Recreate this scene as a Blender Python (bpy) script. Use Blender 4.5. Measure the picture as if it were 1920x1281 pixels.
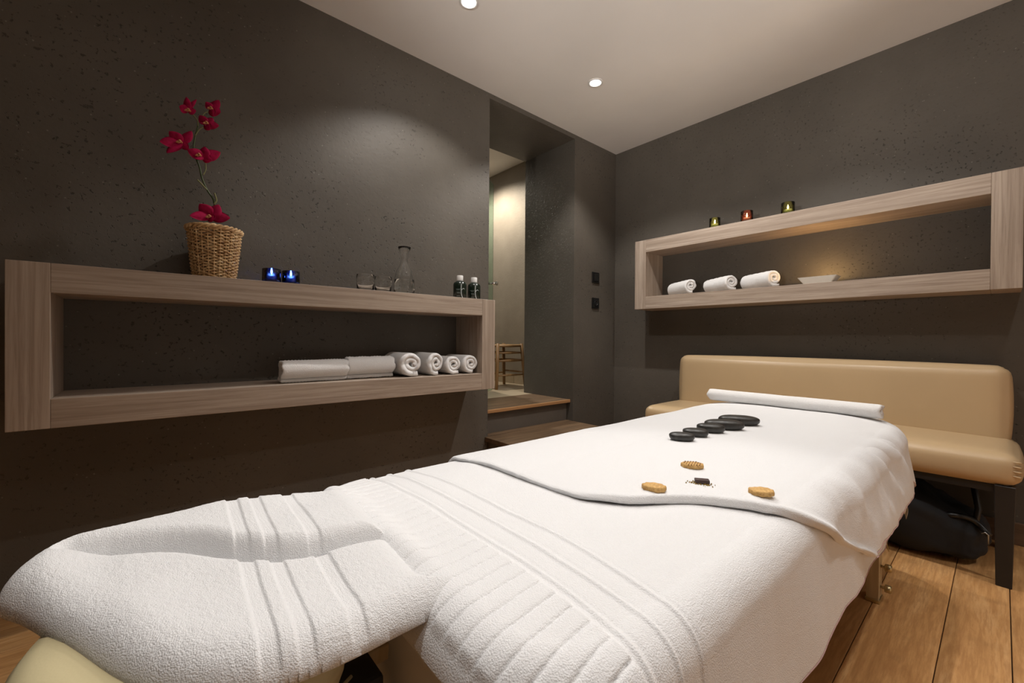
import bpy, bmesh, math, random
import numpy as np
from mathutils import Vector, Matrix

random.seed(7)
rng = np.random.default_rng(11)
for o in list(bpy.data.objects):
    bpy.data.objects.remove(o)
scene = bpy.context.scene
COL = scene.collection
PI = math.pi

# ------------------------------------------------------------------ camera
H = 0.882                       # eye height
F_PX = 791.04
_a, _t, _r = math.radians(49.2625), math.radians(-0.3066), math.radians(0.4081)
_fw = np.array([math.cos(_a), math.sin(_a), 0.0])
_rt = np.array([math.sin(_a), -math.cos(_a), 0.0])
_up = np.array([0.0, 0.0, 1.0])
CF = _fw * math.cos(_t) + _up * math.sin(_t)
_u2 = _up * math.cos(_t) - _fw * math.sin(_t)
CR = _rt * math.cos(_r) + _u2 * math.sin(_r)
CU = _u2 * math.cos(_r) - _rt * math.sin(_r)
cam_d = bpy.data.cameras.new('camera')
cam_d.sensor_width = 36.0
cam_d.lens = 36.0 * F_PX / 1920.0
cam_d.clip_start = 0.02
cam = bpy.data.objects.new('camera', cam_d)
COL.objects.link(cam)
cam.matrix_world = Matrix(((CR[0], CU[0], -CF[0], 0), (CR[1], CU[1], -CF[1], 0), (CR[2], CU[2], -CF[2], H), (0, 0, 0, 1)))
scene.camera = cam

# ------------------------------------------------------------------ world, exposure
w = bpy.data.worlds.new('world')
scene.world = w
w.use_nodes = True
w.node_tree.nodes['Background'].inputs[0].default_value = (0.9, 0.93, 1.0, 1)
w.node_tree.nodes['Background'].inputs[1].default_value = 0.0
vs = scene.view_settings
vs.view_transform = 'Standard'
vs.look = 'None'
vs.gamma = 1.0
vs.exposure = 0.0
vs.use_curve_mapping = False

# ceiling spotlights: (x, y, watts, beam degrees)
LAMPS = [(1.082, 1.568, 32, 118), (1.982, 1.568, 44, 118), (1.982, 0.64, 35, 118), (1.082, 0.64, 15, 100), (0.182, 0.64, 40, 56),
         (1.982, -0.28, 6, 118), (1.082, -0.28, 21, 116), (0.182, -0.28, 18, 80), (1.982, -1.21, 80, 68), (1.082, -1.21, 90, 68)]  # closing pair by the side wall added to bounce fill onto the bed
# added fill spots on the unseen walls, standing in for ceiling bounce: (position, aim, watts)
FILL_SPOTS = [((-1.68, 0.35, 1.25), (1.55, 0.75, 2.39), 270), ((1.15, -1.58, 1.25), (1.5, 0.75, 2.39), 130)]
LAMP_COL = (1.0, 0.96, 0.92)
BACK_LAMP_W = 88

# ------------------------------------------------------------------ helpers
def mat(name):
    m = bpy.data.materials.new(name)
    m.use_nodes = True
    nt = m.node_tree
    return m, nt, nt.nodes['Principled BSDF']

def ramp(nt, fac, stops):
    n = nt.nodes.new('ShaderNodeValToRGB')
    cr = n.color_ramp
    while len(cr.elements) < len(stops):
        cr.elements.new(0.5)
    for e, (p, c) in zip(cr.elements, stops):
        e.position = p
        e.color = (c[0], c[1], c[2], 1) if not isinstance(c, (int, float)) else (c, c, c, 1)
    nt.links.new(fac, n.inputs[0])
    return n.outputs[0]

def coords(nt, kind='Object', scale=(1, 1, 1), rot=(0, 0, 0)):
    tc = nt.nodes.new('ShaderNodeTexCoord')
    mp = nt.nodes.new('ShaderNodeMapping')
    mp.inputs['Scale'].default_value = scale
    mp.inputs['Rotation'].default_value = rot
    nt.links.new(tc.outputs[kind], mp.inputs[0])
    return mp.outputs[0]

def noise(nt, vec, scale, detail=3, rough=0.5, dist=0.0):
    n = nt.nodes.new('ShaderNodeTexNoise')
    n.inputs['Scale'].default_value = scale
    n.inputs['Detail'].default_value = detail
    n.inputs['Roughness'].default_value = rough
    n.inputs['Distortion'].default_value = dist
    nt.links.new(vec, n.inputs['Vector'])
    return n.outputs[0]

def mixc(nt, fac, a, b, mode='MIX'):
    n = nt.nodes.new('ShaderNodeMix')
    n.data_type = 'RGBA'
    n.blend_type = mode
    for s, v in ((n.inputs[0], fac), (n.inputs[6], a), (n.inputs[7], b)):
        if hasattr(v, 'links') or isinstance(v, bpy.types.NodeSocket):
            nt.links.new(v, s)
        elif isinstance(v, (int, float)):
            s.default_value = v
        else:
            s.default_value = (v[0], v[1], v[2], 1)
    return n.outputs[2]

def math_n(nt, op, a, b=0.0, c=None):
    n = nt.nodes.new('ShaderNodeMath')
    n.operation = op
    for s, v in zip(n.inputs, (a, b, c)):
        if v is None:
            continue
        if isinstance(v, bpy.types.NodeSocket):
            nt.links.new(v, s)
        else:
            s.default_value = v
    return n.outputs[0]

def bump(nt, bsdf, height, strength=0.3, dist=0.01):
    b = nt.nodes.new('ShaderNodeBump')
    b.inputs['Strength'].default_value = strength
    b.inputs['Distance'].default_value = dist
    nt.links.new(height, b.inputs['Height'])
    nt.links.new(b.outputs[0], bsdf.inputs['Normal'])

def simple(name, col, rough=0.5, metal=0.0, spec=0.5, **kw):
    m, nt, b = mat(name)
    b.inputs['Base Color'].default_value = (*col, 1)
    b.inputs['Roughness'].default_value = rough
    b.inputs['Metallic'].default_value = metal
    b.inputs['Specular IOR Level'].default_value = spec
    # faint procedural mottling so nothing is perfectly flat
    v = coords(nt)
    nz = noise(nt, v, kw.get('nscale', 25), 3)
    c = mixc(nt, nz, tuple(x * 0.9 for x in col), tuple(min(1, x * 1.08) for x in col))
    nt.links.new(c, b.inputs['Base Color'])
    return m

def emis(name, col, strength):
    m, nt, b = mat(name)
    b.inputs['Base Color'].default_value = (*col, 1)
    b.inputs['Emission Color'].default_value = (*col, 1)
    b.inputs['Emission Strength'].default_value = strength
    return m

def glass(name, col, rough=0.0, ior=1.45):
    m, nt, b = mat(name)
    b.inputs['Base Color'].default_value = (*col, 1)
    b.inputs['Roughness'].default_value = rough
    b.inputs['IOR'].default_value = ior
    b.inputs['Transmission Weight'].default_value = 1.0
    return m

def link(name, me, m, parent=None, smooth=True, loc=None):
    o = bpy.data.objects.new(name, me)
    COL.objects.link(o)
    if m is not None and not me.materials:
        me.materials.append(m)
    if parent is not None:
        o.parent = parent
    if loc is not None:
        o.location = loc
    if smooth:
        for p in me.polygons:
            p.use_smooth = True
    return o

def mesh(name, verts, faces, m, parent=None, smooth=True, loc=None):
    me = bpy.data.meshes.new(name)
    me.from_pydata([tuple(map(float, v)) for v in verts], [], [tuple(map(int, f)) for f in faces])
    me.update()
    return link(name, me, m, parent, smooth, loc)

def bm_obj(name, bm, m, parent=None, smooth=True, loc=None):
    me = bpy.data.meshes.new(name)
    bmesh.ops.recalc_face_normals(bm, faces=bm.faces)
    bm.to_mesh(me)
    bm.free()
    return link(name, me, m, parent, smooth, loc)

def add_box(bm, x0, x1, y0, y1, z0, z1, bev=0.0, seg=2):
    r = bmesh.ops.create_cube(bm, size=1.0)
    vs_ = r['verts']
    bmesh.ops.scale(bm, vec=(x1 - x0, y1 - y0, z1 - z0), verts=vs_)
    bmesh.ops.translate(bm, vec=((x0 + x1) / 2, (y0 + y1) / 2, (z0 + z1) / 2), verts=vs_)
    if bev > 0:
        es = list({e for v in vs_ for e in v.link_edges})
        bmesh.ops.bevel(bm, geom=es, offset=bev, segments=seg, affect='EDGES', profile=0.5)

def box(name, x0, x1, y0, y1, z0, z1, m, parent=None, bev=0.0, seg=2, loc=None):
    bm = bmesh.new()
    add_box(bm, x0, x1, y0, y1, z0, z1, bev, seg)
    return bm_obj(name, bm, m, parent, smooth=False, loc=loc)

def lathe(profile, n=32):
    vs_, fs = [], []
    k = len(profile)
    for i in range(n):
        a = 2 * PI * i / n
        for r, z in profile:
            vs_.append((r * math.cos(a), r * math.sin(a), z))
    for i in range(n):
        j = (i + 1) % n
        for q in range(k - 1):
            fs.append((i * k + q, j * k + q, j * k + q + 1, i * k + q + 1))
    return vs_, fs

def lathe_obj(name, profile, m, parent=None, n=32, loc=None):
    v, f = lathe(profile, n)
    bm = bmesh.new()
    bvs = [bm.verts.new(p) for p in v]
    for q in f:
        bm.faces.new([bvs[i] for i in q])
    bmesh.ops.remove_doubles(bm, verts=bm.verts, dist=1e-6)
    bmesh.ops.dissolve_degenerate(bm, edges=bm.edges, dist=1e-7)
    o = bm_obj(name, bm, m, parent, True, loc)
    return o

def tube_geo(pts, rad, n=8, cap=True, closed=False):
    pts = [np.array(p, float) for p in pts]
    k = len(pts)
    rads = rad if hasattr(rad, '__len__') else [rad] * k
    vs_, fs = [], []
    prev = None
    for i in range(k):
        if closed:
            t = pts[(i + 1) % k] - pts[i - 1]
        else:
            t = pts[min(i + 1, k - 1)] - pts[max(i - 1, 0)]
        t = t / (np.linalg.norm(t) + 1e-12)
        if prev is None:
            ref = np.array([0, 0, 1.0]) if abs(t[2]) < 0.9 else np.array([1.0, 0, 0])
            u = np.cross(t, ref)
        else:
            u = prev - t * (prev @ t)
        u /= np.linalg.norm(u) + 1e-12
        prev = u
        v = np.cross(t, u)
        for j in range(n):
            a = 2 * PI * j / n
            vs_.append(pts[i] + rads[i] * (math.cos(a) * u + math.sin(a) * v))
    rng_i = range(k) if closed else range(k - 1)
    for i in rng_i:
        i2 = (i + 1) % k
        for j in range(n):
            j2 = (j + 1) % n
            fs.append((i * n + j, i * n + j2, i2 * n + j2, i2 * n + j))
    if cap and not closed:
        fs.append(tuple(range(n))[::-1])
        fs.append(tuple((k - 1) * n + j for j in range(n)))
    return vs_, fs

class MB:
    def __init__(s):
        s.v, s.f = [], []
    def add(s, vf):
        b = len(s.v)
        s.v += list(vf[0])
        s.f += [tuple(i + b for i in q) for q in vf[1]]
        return s
    def obj(s, name, m, parent=None, smooth=True, loc=None):
        return mesh(name, s.v, s.f, m, parent, smooth, loc)

def tube(name, pts, rad, m, parent=None, n=8, loc=None):
    v, f = tube_geo(pts, rad, n)
    return mesh(name, v, f, m, parent, True, loc)

def tag(o, label, cat, group=None):
    o['label'] = label
    o['category'] = cat
    if group:
        o['group'] = group
    return o

def struct(o, label=None):
    o['kind'] = 'structure'
    if label:
        o['label'] = label
    return o

def empty(name, loc, label=None, cat=None, group=None, rz=0):
    o = bpy.data.objects.new(name, None)
    o.empty_display_size = 0.05
    COL.objects.link(o)
    o.location = loc
    o.rotation_euler = (0, 0, rz)
    if label:
        tag(o, label, cat, group)
    return o

def copy_tree(o, parent=None):
    c = o.copy()
    COL.objects.link(c)
    c.parent = parent
    for ch in list(o.children):
        copy_tree(ch, c)
    return c

# value noise in numpy ------------------------------------------------
_LAT = rng.random((64, 64, 64))
def vnoise(p):
    p = np.asarray(p, float)
    i = np.floor(p).astype(int)
    f = p - i
    f = f * f * (3 - 2 * f)
    i &= 63
    j = (i + 1) & 63
    x0, y0, z0 = i[..., 0], i[..., 1], i[..., 2]
    x1, y1, z1 = j[..., 0], j[..., 1], j[..., 2]
    fx, fy, fz = f[..., 0], f[..., 1], f[..., 2]
    L = _LAT
    c00 = L[x0, y0, z0] * (1 - fx) + L[x1, y0, z0] * fx
    c10 = L[x0, y1, z0] * (1 - fx) + L[x1, y1, z0] * fx
    c01 = L[x0, y0, z1] * (1 - fx) + L[x1, y0, z1] * fx
    c11 = L[x0, y1, z1] * (1 - fx) + L[x1, y1, z1] * fx
    return ((c00 * (1 - fy) + c10 * fy) * (1 - fz) + (c01 * (1 - fy) + c11 * fy) * fz) * 2 - 1

def fbm(p, oct=3):
    s = 0
    a = 1.0
    p = np.asarray(p, float)
    for k in range(oct):
        s = s + a * vnoise(p * (2 ** k) + 17.3 * k)
        a *= 0.5
    return s

def sstep(a, b, x):
    t = np.clip((x - a) / (b - a), 0, 1)
    return t * t * (3 - 2 * t)

def cushion(x0, x1, y0, y1, z0, z1, r, bulge=(0, 0, 0), n=(12, 30, 10), noise_amp=0.0):
    """rounded box with bulging faces -> verts, faces"""
    c = np.array([(x0 + x1) / 2, (y0 + y1) / 2, (z0 + z1) / 2])
    h = np.array([(x1 - x0) / 2, (y1 - y0) / 2, (z1 - z0) / 2])
    bm = bmesh.new()
    vmap = {}
    def V(p):
        k = tuple(round(float(q), 6) for q in p)
        if k not in vmap:
            vmap[k] = bm.verts.new(k)
        return vmap[k]
    def lin(m_, k):
        # denser near the ends
        t = np.linspace(-1, 1, m_ + 1)
        return np.sign(t) * (1 - (1 - np.abs(t)) ** 1.35)
    T = [lin(n[0], 0), lin(n[1], 1), lin(n[2], 2)]
    for ax in range(3):
        u, v = [(1, 2), (2, 0), (0, 1)][ax]
        for sgn in (-1, 1):
            for i in range(n[u]):
                for j in range(n[v]):
                    q = []
                    for (a_, b_) in ((i, j), (i + 1, j), (i + 1, j + 1), (i, j + 1)):
                        p = np.zeros(3)
                        p[ax] = sgn
                        p[u] = T[u][a_]
                        p[v] = T[v][b_]
                        q.append(V(p))
                    try:
                        bm.faces.new(q if sgn > 0 else q[::-1])
                    except ValueError:
                        pass
    for vtx in bm.verts:
        p = np.array(vtx.co)
        pos = p * h
        inner = np.clip(pos, -(h - r), h - r)
        d = pos - inner
        L = np.linalg.norm(d)
        if L > 1e-9:
            pos = inner + d / L * r
        for ax in range(3):
            o1, o2 = [(1, 2), (2, 0), (0, 1)][ax]
            if bulge[ax]:
                pos[ax] += bulge[ax] * p[ax] * (1 - p[o1] ** 2) ** 0.6 * (1 - p[o2] ** 2) ** 0.6
        vtx.co = pos + c
    return bm

# ------------------------------------------------------------------ materials
def m_concrete(name, base, pits=1.0, light=1.0):
    m, nt, b = mat(name)
    v = coords(nt)
    n1 = noise(nt, v, 1.3, 4, 0.6)
    vs2 = coords(nt, 'Object', (6, 6, 0.8))
    n2 = noise(nt, vs2, 1.5, 4, 0.6)
    n3 = noise(nt, v, 9, 5, 0.65)
    c1 = mixc(nt, ramp(nt, n1, [(0.32, 0.0), (0.68, 1.0)]), tuple(x * 0.76 for x in base), tuple(x * 1.32 for x in base))
    c2 = mixc(nt, math_n(nt, 'MULTIPLY', n2, 0.45), c1, tuple(x * 1.1 for x in base))
    c3 = mixc(nt, math_n(nt, 'MULTIPLY', n3, 0.5), c2, tuple(x * 0.8 for x in base))
    # pits, clustered, and pale grains
    clus = ramp(nt, noise(nt, v, 2.2, 3), [(0.42, 0.0), (0.62, 1.0)])
    pit = ramp(nt, noise(nt, v, 75, 2, 0.6), [(0.63, 0.0), (0.69, 1.0)])
    pm = math_n(nt, 'MULTIPLY', pit, math_n(nt, 'ADD', math_n(nt, 'MULTIPLY', clus, 0.8), 0.15))
    pm = math_n(nt, 'MULTIPLY', pm, pits)
    vor = nt.nodes.new('ShaderNodeTexVoronoi')
    vor.inputs['Scale'].default_value = 38
    nt.links.new(v, vor.inputs['Vector'])
    gr = ramp(nt, vor.outputs['Distance'], [(0.06, 1.0), (0.12, 0.0)])
    gm = math_n(nt, 'MULTIPLY', gr, ramp(nt, noise(nt, v, 14, 2), [(0.48, 0.0), (0.58, 1.0)]))
    c4 = mixc(nt, math_n(nt, 'MULTIPLY', pm, 0.8), c3, tuple(x * 0.25 for x in base))
    c5 = mixc(nt, math_n(nt, 'MULTIPLY', gm, 0.5 * light), c4, (0.32, 0.29, 0.25))
    nt.links.new(c5, b.inputs['Base Color'])
    b.inputs['Roughness'].default_value = 0.55
    b.inputs['Specular IOR Level'].default_value = 0.35
    hgt = math_n(nt, 'SUBTRACT', math_n(nt, 'MULTIPLY', n3, 0.5), math_n(nt, 'MULTIPLY', pm, 1.0))
    hgt = math_n(nt, 'ADD', hgt, math_n(nt, 'MULTIPLY', noise(nt, v, 60, 3), 0.25))
    bump(nt, b, hgt, 0.5, 0.006)
    return m

M_WALL = m_concrete('dark_concrete_plaster', (0.104, 0.091, 0.075))
M_WALL_PALE = m_concrete('pale_concrete', (0.30, 0.265, 0.215), 0.6, 0.3)
M_STEP = m_concrete('grey_step_concrete', (0.15, 0.13, 0.11), 0.4, 0.3)
M_CEIL = simple('white_ceiling_paint', (0.80, 0.78, 0.75), 0.85, nscale=2)
M_UNSEEN = simple('plain_plaster', (0.74, 0.72, 0.69), 0.8, nscale=2)

def m_laminate(name, axis):
    """grey-brown oak laminate, grain along axis"""
    m, nt, b = mat(name)
    sc = {'X': (1.2, 45, 45), 'Y': (45, 1.2, 45), 'Z': (45, 45, 1.2)}[axis]
    sc2 = tuple(0.25 * s for s in sc)
    v = coords(nt, 'Object', sc)
    v2 = coords(nt, 'Object', sc2)
    n1 = noise(nt, v, 2.2, 5, 0.7, 0.6)
    n2 = noise(nt, v2, 1.6, 4, 0.6, 1.0)
    c = ramp(nt, n2, [(0.3, (0.33, 0.258, 0.198)), (0.5, (0.425, 0.342, 0.270)), (0.72, (0.50, 0.410, 0.335))])
    c = mixc(nt, ramp(nt, n1, [(0.36, 0.8), (0.58, 0.0)]), c, (0.26, 0.195, 0.150))
    nt.links.new(c, b.inputs['Base Color'])
    b.inputs['Roughness'].default_value = 0.5
    b.inputs['Specular IOR Level'].default_value = 0.35
    bump(nt, b, n1, 0.08, 0.002)
    return m
M_LAM = {a: m_laminate('taupe_laminate_' + a.lower(), a) for a in 'XYZ'}

def m_plank():
    m, nt, b = mat('brown_oak_floorboard')
    info = nt.nodes.new('ShaderNodeObjectInfo')
    tc = nt.nodes.new('ShaderNodeTexCoord')
    add = nt.nodes.new('ShaderNodeVectorMath')
    add.operation = 'ADD'
    comb = nt.nodes.new('ShaderNodeCombineXYZ')
    for i in range(3):
        nt.links.new(math_n(nt, 'MULTIPLY', info.outputs['Random'], 31.0 + 7 * i), comb.inputs[i])
    nt.links.new(tc.outputs['Object'], add.inputs[0])
    nt.links.new(comb.outputs[0], add.inputs[1])
    mp = nt.nodes.new('ShaderNodeMapping')
    mp.inputs['Scale'].default_value = (1.5, 14, 14)
    nt.links.new(add.outputs[0], mp.inputs[0])
    mp2 = nt.nodes.new('ShaderNodeMapping')
    mp2.inputs['Scale'].default_value = (8, 90, 90)
    nt.links.new(add.outputs[0], mp2.inputs[0])
    n1 = noise(nt, mp.outputs[0], 1.3, 5, 0.65, 1.4)
    n2 = noise(nt, mp2.outputs[0], 1.2, 4, 0.7)
    n3 = noise(nt, add.outputs[0], 7, 4, 0.6)
    c = ramp(nt, n1, [(0.3, (0.42, 0.21, 0.075)), (0.5, (0.56, 0.30, 0.115)), (0.72, (0.64, 0.38, 0.17))])
    c = mixc(nt, ramp(nt, n2, [(0.4, 0.55), (0.58, 0.0)]), c, (0.36, 0.17, 0.06))
    c = mixc(nt, ramp(nt, n3, [(0.55, 0.0), (0.75, 0.5)]), c, (0.30, 0.155, 0.06))
    hs = nt.nodes.new('ShaderNodeHueSaturation')
    nt.links.new(math_n(nt, 'ADD', math_n(nt, 'MULTIPLY', info.outputs['Random'], 0.3), 0.85), hs.inputs['Value'])
    nt.links.new(c, hs.inputs['Color'])
    nt.links.new(hs.outputs[0], b.inputs['Base Color'])
    b.inputs['Roughness'].default_value = 0.5
    b.inputs['Specular IOR Level'].default_value = 0.3
    bump(nt, b, math_n(nt, 'ADD', n2, n3), 0.12, 0.003)
    return m
M_PLANK = m_plank()

def m_wood(name, ca, cb, axis='X', rough=0.45):
    m, nt, b = mat(name)
    sc = {'X': (2, 30, 30), 'Y': (30, 2, 30), 'Z': (30, 30, 2)}[axis]
    v = coords(nt, 'Object', sc)
    n1 = noise(nt, v, 1.5, 5, 0.65, 0.8)
    c = ramp(nt, n1, [(0.3, ca), (0.7, cb)])
    nt.links.new(c, b.inputs['Base Color'])
    b.inputs['Roughness'].default_value = rough
    bump(nt, b, n1, 0.1, 0.002)
    return m
M_TREAD = m_wood('worn_step_wood', (0.085, 0.050, 0.026), (0.19, 0.115, 0.060), 'X', 0.55)
M_NOSE = m_wood('orange_step_nosing', (0.34, 0.17, 0.07), (0.46, 0.25, 0.11), 'X')
M_SKIRT = m_wood('dark_wood_skirting', (0.10, 0.06, 0.035), (0.18, 0.11, 0.065), 'Y')
M_STOOL = m_wood('honey_stool_wood', (0.22, 0.12, 0.045), (0.36, 0.21, 0.085), 'Z')
M_TLEG = m_wood('beige_beech_leg', (0.46, 0.35, 0.20), (0.58, 0.46, 0.28), 'Z', 0.4)

def m_terry(name, col=(0.80, 0.80, 0.805), scale=520, strength=0.5, dist=0.002):
    m, nt, b = mat(name)
    v = coords(nt)
    vor = nt.nodes.new('ShaderNodeTexVoronoi')
    vor.inputs['Scale'].default_value = scale
    vor.inputs['Randomness'].default_value = 1.0
    nt.links.new(v, vor.inputs['Vector'])
    n1 = noise(nt, v, scale * 1.7, 3, 0.7)
    n2 = noise(nt, v, scale * 0.22, 3, 0.6)
    h = math_n(nt, 'SUBTRACT', math_n(nt, 'MULTIPLY', n1, 0.6), math_n(nt, 'MULTIPLY', vor.outputs['Distance'], 0.8))
    h = math_n(nt, 'ADD', h, math_n(nt, 'MULTIPLY', n2, 0.3))
    c = mixc(nt, ramp(nt, n1, [(0.3, 0.22), (0.6, 0.0)]), col, tuple(x * 0.82 for x in col))
    nt.links.new(c, b.inputs['Base Color'])
    b.inputs['Roughness'].default_value = 0.95
    b.inputs['Specular IOR Level'].default_value = 0.1
    b.inputs['Sheen Weight'].default_value = 0.25
    b.inputs['Sheen Roughness'].default_value = 0.6
    bump(nt, b, h, strength, dist)
    return m
M_TERRY = m_terry('white_terry')
M_TERRY_F = m_terry('white_terry_long_pile', scale=620, strength=0.6, dist=0.002)
M_TERRY_S = m_terry('white_terry_rolls', (0.80, 0.79, 0.78), 300, 0.4, 0.003)
def m_sheet():
    m, nt, b = mat('white_cotton_sheet')
    v = coords(nt, 'Object', (1, 1, 1))
    n1 = noise(nt, v, 400, 2)
    n2 = noise(nt, v, 6, 3)
    c = mixc(nt, n2, (0.66, 0.645, 0.625), (0.72, 0.705, 0.69))
    nt.links.new(c, b.inputs['Base Color'])
    b.inputs['Roughness'].default_value = 0.9
    bump(nt, b, n1, 0.15, 0.001)
    return m
M_SHEET = m_sheet()
M_HEM = simple('pink_overlock_thread', (0.62, 0.42, 0.42), 0.9, nscale=200)

def m_leather(name, col, rough=0.36):
    m, nt, b = mat(name)
    v = coords(nt)
    vor = nt.nodes.new('ShaderNodeTexVoronoi')
    vor.inputs['Scale'].default_value = 420
    nt.links.new(v, vor.inputs['Vector'])
    n1 = noise(nt, v, 5, 3)
    c = mixc(nt, n1, tuple(x * 0.93 for x in col), tuple(x * 1.06 for x in col))
    nt.links.new(c, b.inputs['Base Color'])
    b.inputs['Roughness'].default_value = rough
    b.inputs['Specular IOR Level'].default_value = 0.45
    h = math_n(nt, 'ADD', math_n(nt, 'MULTIPLY', vor.outputs['Distance'], 0.15), math_n(nt, 'MULTIPLY', noise(nt, v, 22, 3), 0.5))
    bump(nt, b, h, 0.12, 0.003)
    return m
M_LEATHER = m_leather('tan_leatherette', (0.52, 0.375, 0.215))
M_CREAM = m_leather('cream_leatherette', (0.60, 0.52, 0.31), 0.42)
M_BLACKWOOD = simple('black_stained_wood', (0.012, 0.011, 0.011), 0.45)
M_BLACKCLOTH = simple('black_nylon', (0.008, 0.009, 0.011), 0.75, nscale=60)
M_BLACKPLASTIC = simple('black_plastic', (0.012, 0.012, 0.012), 0.35)
M_BRASS = simple('dull_brass', (0.55, 0.45, 0.25), 0.35, 0.9)
M_CHROME = simple('chrome', (0.8, 0.8, 0.8), 0.12, 1.0)
M_RING = simple('white_enamel', (0.75, 0.74, 0.72), 0.3)
M_STEEL = simple('pale_steel', (0.6, 0.6, 0.6), 0.3, 1.0)

def m_stone():
    m, nt, b = mat('polished_basalt')
    v = coords(nt)
    n1 = noise(nt, v, 90, 4, 0.7)
    c = ramp(nt, n1, [(0.35, (0.018, 0.017, 0.015)), (0.7, (0.045, 0.042, 0.037))])
    nt.links.new(c, b.inputs['Base Color'])
    b.inputs['Roughness'].default_value = 0.38
    bump(nt, b, n1, 0.08, 0.002)
    return m
M_STONE = m_stone()
def m_biscuit():
    m, nt, b = mat('tan_biscuit')
    v = coords(nt)
    n1 = noise(nt, v, 180, 4, 0.7)
    c = ramp(nt, n1, [(0.3, (0.42, 0.23, 0.07)), (0.6, (0.66, 0.41, 0.15)), (0.8, (0.76, 0.52, 0.22))])
    nt.links.new(c, b.inputs['Base Color'])
    b.inputs['Roughness'].default_value = 0.85
    bump(nt, b, n1, 0.5, 0.003)
    return m
M_BISC = m_biscuit()
M_CHOC = simple('dark_chocolate', (0.045, 0.018, 0.012), 0.45)
M_CRUMB = simple('ochre_crumbs', (0.28, 0.18, 0.035), 0.85)
M_PETAL = None
def m_petal():
    m, nt, b = mat('magenta_petal')
    v = coords(nt)
    n1 = noise(nt, v, 60, 3)
    c = ramp(nt, n1, [(0.3, (0.24, 0.002, 0.032)), (0.7, (0.42, 0.006, 0.070))])
    nt.links.new(c, b.inputs['Base Color'])
    b.inputs['Roughness'].default_value = 0.75
    b.inputs['Specular IOR Level'].default_value = 0.15
    return m
M_PETAL = m_petal()
M_LIP = simple('pink_yellow_lip', (0.55, 0.24, 0.10), 0.6)
M_STEM = simple('green_stem', (0.045, 0.07, 0.018), 0.5)
M_PEDICEL = simple('pale_green_pedicel', (0.20, 0.20, 0.075), 0.5)
def m_wicker():
    m, nt, b = mat('natural_wicker')
    v = coords(nt)
    n1 = noise(nt, v, 45, 3, 0.7)
    c = ramp(nt, n1, [(0.3, (0.34, 0.18, 0.075)), (0.5, (0.62, 0.40, 0.19)), (0.7, (0.80, 0.60, 0.34))])
    nt.links.new(c, b.inputs['Base Color'])
    b.inputs['Roughness'].default_value = 0.5
    return m
M_WICKER = m_wicker()
M_WICKER_IN = simple('dark_basket_inside', (0.05, 0.03, 0.015), 0.9)
M_GLASS = glass('clear_glass', (0.97, 0.98, 0.98))
M_WATER = glass('water', (0.95, 0.97, 0.97), 0.0, 1.33)
M_BLUE = glass('cobalt_glass', (0.06, 0.16, 0.86))
M_GREEN = glass('olive_green_glass', (0.78, 0.82, 0.42))
M_AMBER = glass('amber_red_glass', (0.88, 0.46, 0.34))
M_DOORGLASS = glass('green_tinted_glass', (0.55, 0.78, 0.66), 0.05)
M_WAX = simple('white_wax', (0.8, 0.76, 0.66), 0.5)
M_FLAME = emis('candle_flame', (1.0, 0.75, 0.42), 160)
M_FLAME_B = emis('tealight_flame', (0.9, 0.93, 1.0), 160)
M_TIN = simple('tin_cup', (0.7, 0.7, 0.72), 0.3, 1.0)
M_BOTTLE = simple('dark_green_bottle', (0.008, 0.016, 0.010), 0.22)
M_CAP = simple('white_cap', (0.80, 0.79, 0.77), 0.4)
M_PRINT = simple('silver_print', (0.62, 0.66, 0.66), 0.5)
M_PRINT_D = simple('faint_print', (0.16, 0.19, 0.18), 0.5)
M_PORC = simple('white_porcelain', (0.80, 0.77, 0.70), 0.25)
M_LENS = emis('lamp_lens', (1.0, 0.97, 0.93), 45)
M_TILE = simple('beige_floor_tile', (0.44, 0.36, 0.25), 0.4, nscale=6)
M_GROUT = simple('tile_grout', (0.22, 0.18, 0.13), 0.8)
M_SWITCH = simple('anthracite_switch', (0.010, 0.010, 0.010), 0.3)
M_SWITCH_IN = simple('anthracite_rocker', (0.016, 0.016, 0.016), 0.22)

# ------------------------------------------------------------------ the room
D, E = 2.063, 2.879
X0, Y0 = -1.75, -1.65                 # unseen ends of the room
ZC = 1.509 + H                        # ceiling
DX0, DX1 = 1.583, 2.3745              # doorway
DZ = 1.478 + H                        # doorway soffit
YB = 2.600                            # back of the thick wall
ZF2 = -0.444 + H                      # upper floor level
bm = bmesh.new()
add_box(bm, X0 - 0.2, DX0, D, YB, 0, ZC + 0.3)
add_box(bm, DX1, E + 0.3, D, YB, 0, ZC + 0.3)
add_box(bm, DX0, DX1, D, YB, DZ, ZC + 0.3)
struct(bm_obj('wall_left', bm, M_WALL, smooth=False))
struct(box('wall_back', E, E + 0.2, Y0 - 0.2, D, 0, ZC + 0.1, M_WALL))
struct(box('wall_right', X0 - 0.2, E, Y0 - 0.2, Y0, 0, ZC + 0.1, M_UNSEEN))
struct(box('wall_front', X0 - 0.2, X0, Y0, D, 0, ZC + 0.1, M_WALL))
struct(box('ceiling', X0 - 0.1, E, Y0 - 0.1, D, ZC, ZC + 0.1, M_CEIL))
struct(box('baseboard_back', E - 0.014, E, Y0, D, 0.0, 0.098, M_SKIRT, bev=0.003))

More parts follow.
